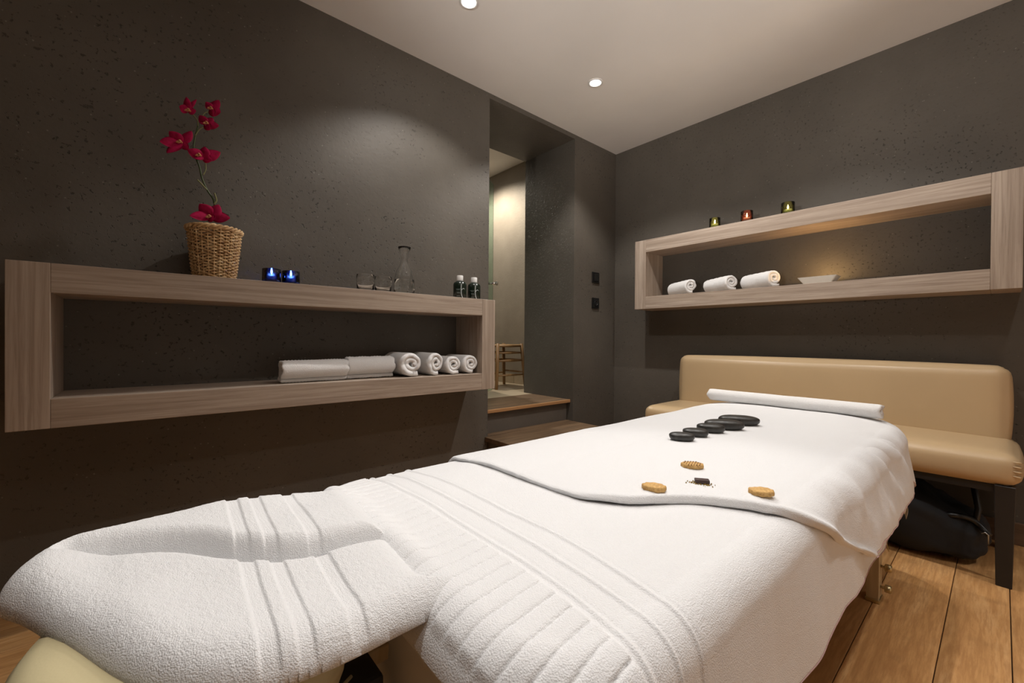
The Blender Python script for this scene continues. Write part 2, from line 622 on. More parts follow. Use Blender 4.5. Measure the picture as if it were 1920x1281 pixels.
# floor: dark bed under individual boards running along x
floor = struct(box('floor', X0 - 0.1, E, Y0 - 0.1, D, -0.06, -0.012, simple('floor_gap', (0.02, 0.013, 0.008), 0.9)))
edges = [0.279, 0.110, -0.026]
while edges[-1] > Y0 - 0.1:
    edges.append(edges[-1] - random.uniform(0.13, 0.17))
e = 0.279
up = []
while e < D:
    e += random.uniform(0.13, 0.17)
    up.append(min(e, D))
edges = sorted(edges + up)
for k in range(len(edges) - 1):
    ya, yb = edges[k], edges[k + 1]
    cuts = [X0 - 0.05, random.uniform(-1.2, 0.9), E]
    for a_, b_ in zip(cuts[:-1], cuts[1:]):
        g = 0.0011
        cx = (a_ + b_) / 2
        cy = (ya + yb) / 2
        o = box('plank', a_ + g - cx, b_ - g - cx, ya + g - cy, yb - g - cy, -0.012, 0.0, M_PLANK, floor, bev=0.0012, seg=1)
        o.location = (cx, cy, 0)

# passage beyond the doorway
XB = 2.80
ZC2 = 1.752 + H
struct(box('wall_passage', XB, XB + 0.15, YB, 4.6, ZF2 - 0.1, ZC2 + 0.1, M_WALL_PALE))
struct(box('wall_passage_end', 0.4, XB, 4.6, 4.75, ZF2 - 0.1, ZC2 + 0.1, M_WALL_PALE))
struct(box('wall_passage_side', 0.3, 0.4, YB, 4.75, ZF2 - 0.1, ZC2 + 0.1, M_WALL_PALE))
struct(box('ceiling_passage', 0.3, XB + 0.1, YB, 4.75, ZC2, ZC2 + 0.1, M_CEIL))
fl2 = struct(box('floor_passage', 0.3, XB, 2.50, 4.75, ZF2 - 0.1, ZF2 - 0.006, M_GROUT))
for i in range(6):
    for j in range(5):
        x_ = XB - 0.005 - 0.30 * (i + 1)
        y_ = 2.502 + 0.30 * j
        if x_ < DX0 - 0.2 and y_ < YB:
            continue
        y1_ = y_ + 0.296
        o = box('tile', -0.148, 0.148, -0.148, 0.148, -0.006, 0.0, M_TILE, fl2, bev=0.0012, seg=1)
        o.location = (x_ + 0.148, y_ + 0.148, ZF2)
bb2 = struct(box('baseboard_passage', XB - 0.012, XB - 0.004, YB, 4.6, ZF2, ZF2 + 0.094, M_GROUT))
for j in range(6):
    o = box('tile', -0.004, 0.004, -0.148, 0.148, 0.0, 0.096, M_TILE, bb2, bev=0.001, seg=1)
    o.location = (XB - 0.013, YB + 0.15 + 0.3 * j, ZF2)

# steps up to the doorway
zL = -0.600 + H
st = empty('entry_steps', (1.97, 2.1, 0))
struct(st, 'two wooden treads with grey risers leading up to the doorway')
st.matrix_world = Matrix.Translation((1.97, 2.1, 0))
def stp(name, *b, m=None, bev=0.0):
    o = box(name, b[0] - 1.97, b[1] - 1.97, b[2] - 2.1, b[3] - 2.1, b[4], b[5], m, st, bev=bev)
    return o
stp('tread', DX0 + 0.001, DX1 - 0.001, 2.100, 2.505, ZF2 - 0.024, ZF2, m=M_TREAD, bev=0.002)
stp('nosing', DX0 + 0.001, DX1 - 0.001, 2.086, 2.0995, ZF2 - 0.022, ZF2, m=M_NOSE, bev=0.003)
stp('riser', DX0 + 0.001, DX1 - 0.001, 2.126, 2.50, zL, ZF2 - 0.0245, m=M_STEP)
stp('tread', 1.560, DX1 + 0.002, 1.760, D - 0.001, zL - 0.028, zL, m=M_TREAD, bev=0.003)
stp('tread', DX0 + 0.001, DX1 - 0.001, D, 2.126, zL - 0.028, zL, m=M_TREAD)
stp('riser', 1.585, DX1 - 0.02, 1.800, D - 0.001, 0.0, zL - 0.0285, m=M_STEP)

# glass door, ajar into the passage
dr = empty('door_1', (1.60, 2.42, ZF2))
struct(dr, 'frameless green glass door standing open in the doorway')
dr.rotation_euler = (0, 0, math.radians(34.0))
box('glass_leaf', 0.0, 0.75, -0.005, 0.005, 0.01, 1.76, M_DOORGLASS, dr, bev=0.001, seg=1)
hb = MB()
hb.add(tube_geo([(0.725, -0.05, 0.915), (0.725, 0.05, 0.915)], 0.012, 14))
hb.add(tube_geo([(0.725, -0.055, 0.915), (0.725, -0.05, 0.915), (0.725, -0.042, 0.915)], [0.015, 0.02, 0.02], 14))
hb.obj('handle', M_CHROME, dr)

# light switch and socket in the wall strip beside the doorway
def wall_plate(z, label, kind):
    t = empty('wall_socket' if kind == 'socket' else 'light_switch', (2.622, D, z), label, 'socket' if kind == 'socket' else 'switch')
    box('frame', -0.041, 0.041, -0.010, -0.0002, -0.041, 0.041, M_SWITCH, t, bev=0.002)
    if kind == 'switch':
        box('rocker', -0.027, 0.027, -0.014, -0.0102, -0.027, 0.027, M_SWITCH_IN, t, bev=0.002)
    else:
        bm_ = bmesh.new()
        add_box(bm_, -0.028, 0.028, -0.0125, -0.0102, -0.028, 0.028, 0.001)
        bm_obj('insert', bm_, M_SWITCH_IN, t, smooth=False)
        ringv, ringf = lathe([(0.0195, 0.0), (0.0215, 0.003), (0.0195, 0.003), (0.0175, 0.0)], 24)
        o = mesh('socket_ring', ringv, ringf, M_SWITCH, t)
        o.rotation_euler = (PI / 2, 0, 0)
        o.location = (0, -0.0126, 0)
wall_plate(0.4815 + H, 'upper black square light switch on the wall strip beside the doorway', 'switch')
wall_plate(0.283 + H, 'lower black square wall socket below the light switch', 'socket')

# ------------------------------------------------------------------ ceiling spotlights
ring_v, ring_f = lathe([(0.030, 0.0), (0.031, -0.004), (0.040, -0.0045), (0.043, -0.002), (0.043, 0.0)], 40)
cup_v, cup_f = lathe([(0.0001, -0.0008), (0.029, -0.0008), (0.0295, -0.003)], 40)
LAMP_LABELS = ['recessed ceiling spotlight cut by the top edge of the photo, above the carafe shelf',
               'recessed ceiling spotlight shining in front of the doorway',
               'recessed ceiling spotlight above the far end of the massage table',
               'recessed ceiling spotlight above the middle of the massage table',
               'recessed ceiling spotlight above the face cradle',
               'recessed ceiling spotlight above the right end of the bench',
               'recessed ceiling spotlight above the floorboards right of the table',
               'recessed ceiling spotlight above the near right corner',
               'added fill spotlight in the ceiling close to the unseen side wall, level with the bench',
               'added fill spotlight in the ceiling close to the middle of the unseen side wall']
for (lx, ly, lw, bw), lab in zip(LAMPS, LAMP_LABELS):
    t = empty('ceiling_spotlight', (lx, ly, ZC), lab, 'spotlight', 'recessed ceiling spotlights')
    mesh('trim_ring', ring_v, ring_f, M_RING, t)
    mesh('lens', cup_v, cup_f, M_LENS, t)
    ld = bpy.data.lights.new('spot_beam', 'SPOT')
    ld.energy = lw
    ld.color = LAMP_COL
    ld.spot_size = math.radians(bw)
    ld.spot_blend = 0.4
    ld.shadow_soft_size = 0.018
    lo = bpy.data.objects.new('spot_beam', ld)
    COL.objects.link(lo)
    lo.parent = t
    lo.location = (0, 0, -0.012)
    if bw < 60:                       # this one is swivelled towards the table
        lo.rotation_euler = Vector((0.20, -0.22, -1.8)).to_track_quat('-Z', 'Y').to_euler()
# added fill spots out of view, put in to brighten the ceiling
for (p_, aim, uw), side in zip(FILL_SPOTS, ('end', 'side')):
    t = empty('added_fill_spot', p_, 'added fill spotlight turned up to the ceiling on the unseen %s wall' % side, 'spotlight')
    dv = (Vector(aim) - Vector(p_)).normalized()
    q_ = dv.to_track_quat('-Z', 'Y')
    v_, f_ = lathe([(0.030, 0.07), (0.034, 0.06), (0.036, 0.0), (0.033, 0.0), (0.031, 0.055), (0.0001, 0.056)], 28)
    hd = mesh('fill_head', v_, f_, M_STEEL, t)
    hd.rotation_mode = 'QUATERNION'; hd.rotation_quaternion = q_
    back = (X0 - p_[0], 0, 0) if side == 'end' else (0, Y0 - p_[1], 0)
    tube('fill_bracket', [back, (0, 0, 0)], 0.008, M_STEEL, t, 10)
    ld = bpy.data.lights.new('fill_beam', 'SPOT')
    ld.energy = uw
    ld.color = LAMP_COL
    ld.spot_size = math.radians(50)
    ld.spot_blend = 1.0
    ld.shadow_soft_size = 0.03
    lo = bpy.data.objects.new('fill_beam', ld)
    COL.objects.link(lo)
    lo.parent = t
    lo.rotation_mode = 'QUATERNION'; lo.rotation_quaternion = q_
# lamp of the passage
t = empty('ceiling_spotlight', (2.34, 3.45, ZC2), 'recessed ceiling spotlight in the passage behind the doorway', 'spotlight', 'recessed ceiling spotlights')
mesh('trim_ring', ring_v, ring_f, M_RING, t)
mesh('lens', cup_v, cup_f, M_LENS, t)
ld = bpy.data.lights.new('passage_beam', 'SPOT')
ld.energy = BACK_LAMP_W
ld.color = (1.0, 0.90, 0.76)
ld.spot_size = math.radians(150)
ld.spot_blend = 0.6
ld.shadow_soft_size = 0.03
lo = bpy.data.objects.new('passage_beam', ld)
COL.objects.link(lo)
lo.parent = t
lo.location = (0, 0, -0.02)

# ------------------------------------------------------------------ wall shelves
BT = 0.0865
def wall_shelf(name, label, along, p0, p1, front, back, z0, z1):
    """hollow frame shelf; along = 'X' or 'Y'"""
    if along == 'X':
        c = ((p0 + p1) / 2, (front + back) / 2, z0)
    else:
        c = ((front + back) / 2, (p0 + p1) / 2, z0)
    t = empty(name, c, label, 'shelf')
    hl = (p1 - p0) / 2
    hd = (back - front) / 2
    hh = z1 - z0
    g = 0.0004
    def part(nm, a0, a1, b0, b1, grain):
        if along == 'X':
            box(nm, a0, a1, -hd, hd, b0, b1, M_LAM[grain], t, bev=0.0012, seg=1)
        else:
            box(nm, -hd, hd, a0, a1, b0, b1, M_LAM[grain], t, bev=0.0012, seg=1)
    part('side_panel', -hl, -hl + BT, 0, hh, 'Z')
    part('side_panel', hl - BT, hl, 0, hh, 'Z')
    part('top_board', -hl + BT + g, hl - BT - g, hh - BT, hh, along)
    part('bottom_board', -hl + BT + g, hl - BT - g, 0, BT, along)
    return t
LZ0, LZ1 = -0.2702 + H, 0.2124 + H
wall_shelf('wall_shelf', 'long hollow taupe wood shelf holding the orchid basket, left of the doorway', 'X', -0.3036, 1.4343, 1.8083, D - 0.0005, LZ0, LZ1)
RZ0, RZ1 = 0.2201 + H, 0.7059 + H
wall_shelf('wall_shelf', 'long hollow taupe wood shelf above the tan bench', 'Y', -0.0529, 1.7272, 2.650, E - 0.0005, RZ0, RZ1)
LTOP, LIN = LZ1, LZ0 + BT
RTOP, RIN = RZ1, RZ0 + BT

# ------------------------------------------------------------------ massage table
TX0, TX1, TY0, TY1 = 0.235, 2.125, 0.222, 0.932
PADZ = 0.580
RB = 0.045
tb = empty('massage_table', ((TX0 + TX1) / 2, (TY0 + TY1) / 2, 0),
           'massage table with cream face cradle, all draped in white towels', 'massage table')
TC = ((TX0 + TX1) / 2, (TY0 + TY1) / 2)
def rounded_rect(x0, x1, y0, y1, r, n=10):
    pts = []
    for cx, cy, a0 in ((x1 - r, y1 - r, 0), (x0 + r, y1 - r, PI / 2), (x0 + r, y0 + r, PI), (x1 - r, y0 + r, 1.5 * PI)):
        for k in range(n + 1):
            a = a0 + PI / 2 * k / n
            pts.append((cx + r * math.cos(a), cy + r * math.sin(a)))
    return pts
def slab(rings):
    """stack of equal outlines [(pts, z)] -> closed solid"""
    vs_, fs = [], []
    k = len(rings[0][0])
    for pts, z in rings:
        vs_ += [(p[0], p[1], z) for p in pts]
    for i in range(len(rings) - 1):
        for j in range(k):
            j2 = (j + 1) % k
            fs.append((i * k + j, i * k + j2, (i + 1) * k + j2, (i + 1) * k + j))
    fs.append(tuple(range(k))[::-1])
    fs.append(tuple((len(rings) - 1) * k + j for j in range(k)))
    return vs_, fs
rings = []
for k in range(9):
    a = PI * k / 8 - PI / 2
    ins = 0.030 * (1 - math.cos(a)) + 0.004
    ins += 0.012
    rings.append((rounded_rect(TX0 + ins - TC[0], TX1 - ins - TC[0], TY0 + ins - TC[1], TY1 - ins - TC[1], 0.135 - ins * 0.5), PADZ - 0.054 + 0.030 * math.sin(a)))
v_, f_ = slab(rings)
mesh('padded_top', v_, f_, M_CREAM, tb)
fr = MB()
for (xa, xb, ya, yb) in ((TX0 + .06, TX1 - .06, TY0 + .05, TY0 + .075), (TX0 + .06, TX1 - .06, TY1 - .075, TY1 - .05),
                         (TX0 + .06, TX0 + .085, TY0 + .075, TY1 - .075), (TX1 - .085, TX1 - .06, TY0 + .075, TY1 - .075)):
    b_ = bmesh.new(); add_box(b_, xa - TC[0], xb - TC[0], ya - TC[1], yb - TC[1], PADZ - 0.135, PADZ - 0.068)
    fr.add(([tuple(q.co) for q in b_.verts], [tuple(q.index for q in f.verts) for f in (b_.verts.index_update(), b_.faces)[1]])); b_.free()
fr.obj('frame', M_TLEG, tb, smooth=False)
for sx in (-1, 1):
    for sy in (-1, 1):
        lx = (1.886 if sx > 0 else 0.50) - TC[0]
        ly = (0.279 if sy < 0 else 0.875) - TC[1]
        bm = bmesh.new()
        add_box(bm, lx - 0.026, lx - 0.002, ly - 0.017, ly + 0.017, 0.012, PADZ - 0.07, 0.002)
        add_box(bm, lx + 0.002, lx + 0.026, ly - 0.017, ly + 0.017, 0.012, PADZ - 0.07, 0.002)
        add_box(bm, lx - 0.0021, lx + 0.0021, ly - 0.012, ly + 0.012, 0.012, PADZ - 0.07)
        leg = bm_obj('leg', bm, M_TLEG, tb, smooth=False)
        bm = bmesh.new()
        add_box(bm, lx - 0.030, lx + 0.030, ly - 0.020, ly + 0.020, 0.0, 0.014, 0.003)
        bm_obj('foot', bm, M_BRASS, leg, smooth=False)
        for kz in (0.05, 0.12):
            mb = MB()
            mb.add(tube_geo([(lx, ly + sy * 0.016, kz), (lx, ly + sy * 0.030, kz)], 0.004, 10))
            mb.add(tube_geo([(lx, ly + sy * 0.027, kz), (lx, ly + sy * 0.029, kz), (lx, ly + sy * 0.043, kz), (lx, ly + sy * 0.046, kz)], [0.008, 0.0125, 0.0125, 0.009], 12))
            mb.obj('clamp_knob', M_BRASS, leg)
for sx, lx in ((-1, 0.50), (1, 1.886)):
    tube('brace', [(lx - TC[0] - 0.0, 0.279 - TC[1], 0.20), (lx - TC[0], 0.875 - TC[1], 0.20)], 0.012, M_TLEG, tb, 10)
# wire hook dangling from the frame
hk = []
for k in range(22):
    a = k / 21
    hk.append((1.985 - TC[0] + 0.018 * math.sin(a * 2 * PI * 1.1), 0.262 - TC[1] - 0.006 * a, 0.20 - 0.055 * a + 0.008 * math.cos(a * 9)))
tube('wire_hook', hk, 0.0016, M_BRASS, tb, 6)

# face cradle
cr = empty('face_cradle', (0, 0, 0))
cr.parent = tb
cr.location = (-TC[0], -TC[1], 0)
HC = (0.070, 0.600)
arc = []
for k in range(41):
    a = math.radians(40 + 280 * k / 40)
    arc.append((HC[0] + 0.118 * math.cos(a), HC[1] + 0.135 * math.sin(a)))
vs_, fs = [], []
nn = 18
for i, (x, y) in enumerate(arc):
    a = math.radians(40 + 280 * i / 40)
    s = min(1.0, math.sin(PI * min(1, (min(i, 40 - i) + 0.6) / 8) / 2)) ** 0.6
    for j in range(nn):
        b = 2 * PI * j / nn
        cx = np.sign(math.cos(b)) * abs(math.cos(b)) ** 0.75
        sz = np.sign(math.sin(b)) * abs(math.sin(b)) ** 0.75
        rr = 0.058 * s * cx
        vs_.append((x + rr * math.cos(a), y + rr * math.sin(a), 0.535 + 0.040 * s * sz))
for i in range(40):
    for j in range(nn):
        j2 = (j + 1) % nn
        fs.append((i * nn + j, i * nn + j2, (i + 1) * nn + j2, (i + 1) * nn + j))
fs.append(tuple(range(nn))[::-1]); fs.append(tuple(40 * nn + j for j in range(nn)))
mesh('cradle_cushion', vs_, fs, M_CREAM, cr)
sm = [(HC[0] + 0.1765 * math.cos(math.radians(a)), HC[1] + 0.1935 * math.sin(math.radians(a)), 0.535) for a in range(60, 301, 6)]
tube('cushion_seam', sm, 0.0018, simple('dark_seam', (0.22, 0.18, 0.09), 0.6), cr, 6)  # thin darker line along the cushion seam
bm = bmesh.new()
add_box(bm, 0.0, 0.24, 0.500, 0.512, 0.478, 0.498, 0.002)
add_box(bm, 0.0, 0.24, 0.690, 0.702, 0.478, 0.498, 0.002)
add_box(bm, -0.03, 0.0, 0.500, 0.702, 0.478, 0.498, 0.002)
bm_obj('cradle_frame', bm, M_TLEG, cr, smooth=False)
bm = bmesh.new()
add_box(bm, 0.155, 0.205, 0.455, 0.53, 0.435, 0.500, 0.006)
bm_obj('strap', bm, M_BLACKCLOTH, cr, smooth=False)

# ------------------------------------------------------------------ draped cloths
ICX, ICY = TC
IHX, IHY = (TX1 - TX0) / 2 - RB, (TY1 - TY0) / 2 - RB
RC = 0.085
def drape(u, v, t, flare=0.1, fold=0.008, seed=0.0, wr=0.0015):
    """flat cloth coordinates -> position lying t above the padded top"""
    u = np.asarray(u, float); v = np.asarray(v, float)
    px, py = u - ICX, v - ICY
    qx, qy = np.abs(px) - (IHX - RC), np.abs(py) - (IHY - RC)
    ox, oy = np.maximum(qx, 0), np.maximum(qy, 0)
    L = np.hypot(ox, oy)
    sd = L + np.minimum(np.maximum(qx, qy), 0) - RC
    e = np.maximum(sd, 0)
    Ls = np.where(L > 1e-9, L, 1)
    nx, ny = np.sign(px) * ox / Ls, np.sign(py) * oy / Ls
    bx, by = u - nx * e, v - ny * e
    r = RB + t
    arcl = r * PI / 2
    ph = np.clip(e / r, 0, PI / 2)
    drop = np.maximum(e - arcl, 0)
    per = np.stack([bx * 7 + seed, by * 7 + seed * 2, 0 * bx + seed], -1)
    fo = fold * fbm(per, 2) * np.clip(drop / 0.08, 0, 1.4) + 0.35 * fold * fbm(per * 2.3, 2) * np.clip(e / 0.05, 0, 1)
    out = r * np.sin(ph) + flare * drop + fo
    X = bx + nx * out
    Y = by + ny * out
    crown = 0.016 * np.clip(np.abs(by - ICY) / IHY, 0, 1) ** 4
    wz = wr * fbm(np.stack([u * 5 + seed, v * 9 + seed, 0 * u + 3.3], -1), 3)
    Z = PADZ + t - r * (1 - np.cos(ph)) - drop * math.sqrt(max(0.0, 1 - flare * flare)) - crown + wz
    return np.stack([X, Y, Z], -1)

def normals(P):
    a = np.gradient(P, axis=0); b = np.gradient(P, axis=1)
    n = np.cross(b, a)
    n /= np.linalg.norm(n, axis=-1, keepdims=True) + 1e-12
    if n[..., 2].mean() < 0:
        n = -n
    return n

def grid_obj(name, P, m, parent=None, thick=0.0, offset=-1, closed_v=False):
    ny, nx = P.shape[:2]
    idx = np.arange(ny * nx).reshape(ny, nx)
    q = np.stack([idx[:-1, :-1], idx[:-1, 1:], idx[1:, 1:], idx[1:, :-1]], -1).reshape(-1, 4)
    # make faces point up
    A = P[:-1, :-1].reshape(-1, 3); B = P[:-1, 1:].reshape(-1, 3); C = P[1:, 1:].reshape(-1, 3)
    if np.cross(B - A, C - A)[:, 2].mean() < 0:
        q = q[:, ::-1]
    me = bpy.data.meshes.new(name)
    V = P.reshape(-1, 3)
    me.vertices.add(len(V)); me.vertices.foreach_set('co', V.ravel())
    me.loops.add(q.size); me.loops.foreach_set('vertex_index', q.ravel().astype(np.int32))
    me.polygons.add(len(q)); me.polygons.foreach_set('loop_start', np.arange(0, q.size, 4, dtype=np.int32))
    me.update(calc_edges=True); me.validate()
    o = link(name, me, m, parent)
    if thick:
        md = o.modifiers.new('thickness', 'SOLIDIFY')
        md.thickness = thick
        md.offset = offset
    return o

# 1) plain sheet right over the pad
uu = np.linspace(0.085, 2.325, 200)
vv = np.linspace(0.034, 1.07, 116)
U, V = np.meshgrid(uu, vv)
P = drape(U, V, 0.003, 0.04, 0.003, 4.0, 0.0005)
far_c = sstep(2.12, 2.30, U) * (1 - sstep(0.06, 0.22, V))
P = P + far_c[..., None] * np.array([0.030, -0.028, 0.0])
tag(grid_obj('bed_sheet', P, M_SHEET, thick=0.0012),
    'thin smooth white sheet hanging over the cradle end of the massage table under the towels', 'sheet')

# 2) large bath towel with ribbed border at the cradle end
uu = np.concatenate([np.linspace(0.196, 0.50, 140, endpoint=False), np.linspace(0.50, 1.4, 150, endpoint=False), np.linspace(1.4, 2.285, 70)])
vv = np.linspace(0.014, 1.108, 700)
U, V = np.meshgrid(uu, vv)
P = drape(U, V, 0.011, 0.10, 0.0035, 1.0, 0.0018)
n_ = normals(P)
hgt = np.zeros_like(U)
per = 0.0255
phv = ((V + 0.004 * np.sin(U * 30)) / per) % 1.0
rib = (1 - np.abs(2 * phv - 1) ** 5) ** 0.7
xin = sstep(0.222, 0.240, U) * (1 - sstep(0.359, 0.363, U))
hgt += 0.0046 * rib * xin
for xl in (0.373, 0.415, 0.460):
    hgt += 0.0030 * np.exp(-((U - xl - 0.0015 * np.sin(V * 23 + xl * 50)) / 0.0030) ** 2)
    hgt -= 0.0012 * np.exp(-((U - xl - 0.008) / 0.003) ** 2)
pile = fbm(np.stack([U * 240, V * 240, 0 * U + 5], -1), 2) * 0.00022 * (0.35 + 0.65 * (U > 0.46)) * (U < 1.4)
hgt += pile
hgt += 0.011 * np.exp(-((U - 0.268) / 0.020) ** 2) * sstep(0.42, 0.56, V) * (1 - sstep(0.84, 0.9, V))
P = P + n_ * hgt[..., None]
bt = tag(grid_obj('bath_towel', P, M_TERRY, thick=0.006),
    'large white bath towel with ribbed border spread along the massage table under the stone towel', 'towel')
hm = drape(np.linspace(0.30, 2.2, 160), np.full(160, 0.0125), 0.011, 0.10, 0.0035, 1.0, 0.0018)
tube('hem_thread', hm, 0.0011, M_HEM, bt, 6)

# 3) folded towel on top, carrying stones and biscuits, its near edge turned askew
ek = np.array([(0.040, 1.235), (0.07, 1.165), (0.12, 1.05), (0.20, 0.895), (0.25, 0.835), (0.30, 0.792), (0.365, 0.728), (0.42, 0.640), (0.49, 0.590), (0.56, 0.583), (0.90, 0.587), (1.2, 0.60)])
def near_edge(v):
    return np.interp(v, ek[:, 0], ek[:, 1])
vv = np.linspace(0.046, 1.095, 330)
ss = np.concatenate([np.linspace(0, 0.05, 30, endpoint=False), np.linspace(0.05, 1, 320)])
ne = near_edge(vv)
ker = np.exp(-np.linspace(-2, 2, 21) ** 2); ker /= ker.sum()
ne = np.convolve(np.pad(ne, 10, mode='edge'), ker, mode='valid')
fe = 2.235 + 0.0 * vv
U = ne[:, None] + (fe - ne)[:, None] * ss[None, :]
V = np.repeat(vv[:, None], len(ss), 1)
dE = U - ne[:, None]
roll = sstep(0.56, 0.42, V) * 0 + (1 - sstep(0.40, 0.54, V))
T = 0.0215 + 0.0085 * roll * np.exp(-((dE - 0.016) / 0.018) ** 2)
edge_fall = np.exp(-(dE / 0.004) ** 2) * (0.003 + 0.006 * roll)
P = drape(U, V, 0.0215, 0.17, 0.004, 2.5, 0.0022)
n_ = normals(P)
hgt = (T - 0.0215) - edge_fall
hang = sstep(0.30, 0.18, V) if False else (1 - sstep(0.16, 0.30, V))
hgt += hang * (0.013 * fbm(np.stack([U * 6.5 + 3, V * 5 + 1.5, 0 * U + 9], -1), 3) - 0.004)
# soft fold running down the far corner of the hanging side
for uc, wd, am in ((1.62, 0.05, -0.014), (1.80, 0.045, -0.013), (1.42, 0.06, -0.007)):
    hgt += am * np.exp(-((U - uc - (0.2 - V) * 0.8) / wd) ** 2) * np.exp(-((V - 0.20) / 0.085) ** 2)
band = sstep(0.03, 0.036, dE) * (1 - sstep(0.075, 0.081, dE)) * sstep(0.30, 0.31, V) * (1 - sstep(0.385, 0.395, V))
hgt += band * 0.0012 * np.sin(V * 2 * PI / 0.0085)
for vl in (0.62, 0.80):
    hgt += -0.0012 * np.exp(-((V - vl - 0.04 * np.sin(U * 2.1)) / 0.004) ** 2) * (U < 1.2)
hgt += fbm(np.stack([U * 230, V * 230, 0 * U + 1], -1), 2) * 0.00022
P = P + n_ * hgt[..., None]
ft = tag(grid_obj('folded_towel', P, M_TERRY, thick=0.009),
    'white towel spread over the far part of the massage table, carrying the black stones', 'towel')
Pt_top = P
tube('hem_thread', P[0, 6:, :] + np.array([0, 0, -0.002]), 0.0011, M_HEM, ft, 6)

def surf_z(x, y):
    """height of the stone towel at plan position"""
    d = (Pt_top[..., 0] - x) ** 2 + (Pt_top[..., 1] - y) ** 2
    k = np.argpartition(d.ravel(), 12)[:12]
    return float(Pt_top[..., 2].ravel()[k].max())

# 4) headrest towel folded over the face cradle -----------------------
def seg_dist(px, py, poly, closed=True):
    best = np.full(px.shape, 1e9)
    inside = np.zeros(px.shape, bool)
    n = len(poly)
    for i in range(n if closed else n - 1):
        x1, y1 = poly[i]; x2, y2 = poly[(i + 1) % n]
        dx, dy = x2 - x1, y2 - y1
        t = np.clip(((px - x1) * dx + (py - y1) * dy) / (dx * dx + dy * dy + 1e-12), 0, 1)
        best = np.minimum(best, np.hypot(px - x1 - t * dx, py - y1 - t * dy))
        if closed:
            cond = ((y1 > py) != (y2 > py)) & (px < (x2 - x1) * (py - y1) / (y2 - y1 + 1e-12) + x1)
            inside ^= cond
    return best, inside

def catmull(pts, k=8, closed=True):
    pts = [np.array(p, float) for p in pts]
    n = len(pts); out = []
    for i in range(n if closed else n - 1):
        g = lambda j: pts[j % n] if closed else pts[min(max(j, 0), n - 1)]
        p0, p1, p2, p3 = g(i - 1), g(i), g(i + 1), g(i + 2)
        for s in range(k):
            t = s / k
            out.append(0.5 * ((2 * p1) + (-p0 + p2) * t + (2 * p0 - 5 * p1 + 4 * p2 - p3) * t * t + (-p0 + 3 * p1 - 3 * p2 + p3) * t ** 3))
    if not closed:
        out.append(pts[-1])
    return out

HT_OUT = [(-0.132, 0.748), (-0.118, 0.800), (-0.085, 0.838), (-0.02, 0.848), (0.075, 0.852), (0.15, 0.838), (0.225, 0.818), (0.272, 0.797), (0.281, 0.760),
          (0.276, 0.66), (0.268, 0.585), (0.262, 0.50), (0.264, 0.462), (0.293, 0.434), (0.272, 0.415), (0.205, 0.411), (0.125, 0.410),
          (0.057, 0.428), (-0.006, 0.488), (-0.057, 0.594), (-0.101, 0.688)]
HT_SLIT = [(-0.078, 0.790), (-0.02, 0.758), (0.04, 0.711), (0.085, 0.648), (0.135, 0.602), (0.19, 0.584), (0.30, 0.568)]
outl = catmull(HT_OUT, 6)
slit = catmull(HT_SLIT, 6, False)
step = 0.0013
gx = np.arange(-0.15, 0.305, step)
gy = np.arange(0.37, 0.885, step)
GX, GY = np.meshgrid(gx, gy)
d_out, ins = seg_dist(GX, GY, outl)
d_slit, _ = seg_dist(GX, GY, slit, False)
sw = np.interp(GX, [-0.078, -0.04, 0.02, 0.08, 0.13, 0.19, 0.27], [0.0010, 0.0075, 0.0080, 0.0040, 0.0025, 0.0015, 0.0020])
d_s = np.maximum(d_slit - sw, 0)
def roundp(d, r):
    q = 1 - np.clip(d / r, 0, 1)
    return np.sqrt(np.maximum(1 - q * q, 0))
sy_ = np.interp(GX, [p[0] for p in slit], [p[1] for p in slit])
front_ = 1 - sstep(-0.004, 0.004, GY - sy_)
front_ = front_ * sstep(-0.10, -0.03, GX)
th = 0.046 - 0.012 * front_
hh = np.minimum(roundp(d_out, 0.042), roundp(d_s + 0.0008, 0.026))
base = 0.570 - 0.004 * (1 - sstep(-0.13, 0.04, GX))
big = 0.006 * fbm(np.stack([GX * 9 + 2, GY * 9, 0 * GX + 6], -1), 2)
Z = base + (th + big) * hh
# woven borders: flatter bands across both lobes
bands = np.zeros_like(GX)
skew = 0.05 * (GY - 0.6)
for xb, wb in ((0.092, 0.013), (0.122, 0.012), (0.170, 0.013)):
    q = np.abs(GX - xb - skew)
    bands = np.maximum(bands, 1 - sstep(wb * 0.5, wb * 0.5 + 0.003, q))
pilea = fbm(np.stack([GX * 330 + 20 * GY, GY * 190, 0 * GX], -1), 2) * 0.00036
rowp = 0.0006 * np.abs(np.sin((GY + 0.006 * vnoise(np.stack([GX * 40, GY * 40, 0 * GX], -1))) * 2 * PI / 0.0075)) * np.exp(-((Z - base) / 0.045) ** 4)
Z = Z + (1 - bands) * (pilea + rowp) * np.clip(hh * 3, 0, 1) - bands * 0.0026 * np.clip(hh * 2, 0, 1)
Z += bands * 0.00015 * np.sin(GX * 2 * PI / 0.004)
keep = ins & ~(d_slit < sw * 0.5)
# snap border ring onto the outline by letting the top reach the base there
vid = -np.ones(GX.shape, int)
cells = ins[:-1, :-1] & ins[1:, :-1] & ins[:-1, 1:] & ins[1:, 1:]
used = np.zeros(GX.shape, bool)
used[:-1, :-1] |= cells; used[1:, :-1] |= cells; used[:-1, 1:] |= cells; used[1:, 1:] |= cells
vid[used] = np.arange(used.sum())
top = np.stack([GX[used], GY[used], Z[used]], -1)
bot = np.stack([GX[used], GY[used], base[used] - 0.006 * hh[used]], -1)
cj, ci = np.nonzero(cells)
q = np.stack([vid[cj, ci], vid[cj, ci + 1], vid[cj + 1, ci + 1], vid[cj + 1, ci]], -1)
nv = len(top)
from collections import defaultdict
allq = np.concatenate([q, q[:, ::-1] + nv])
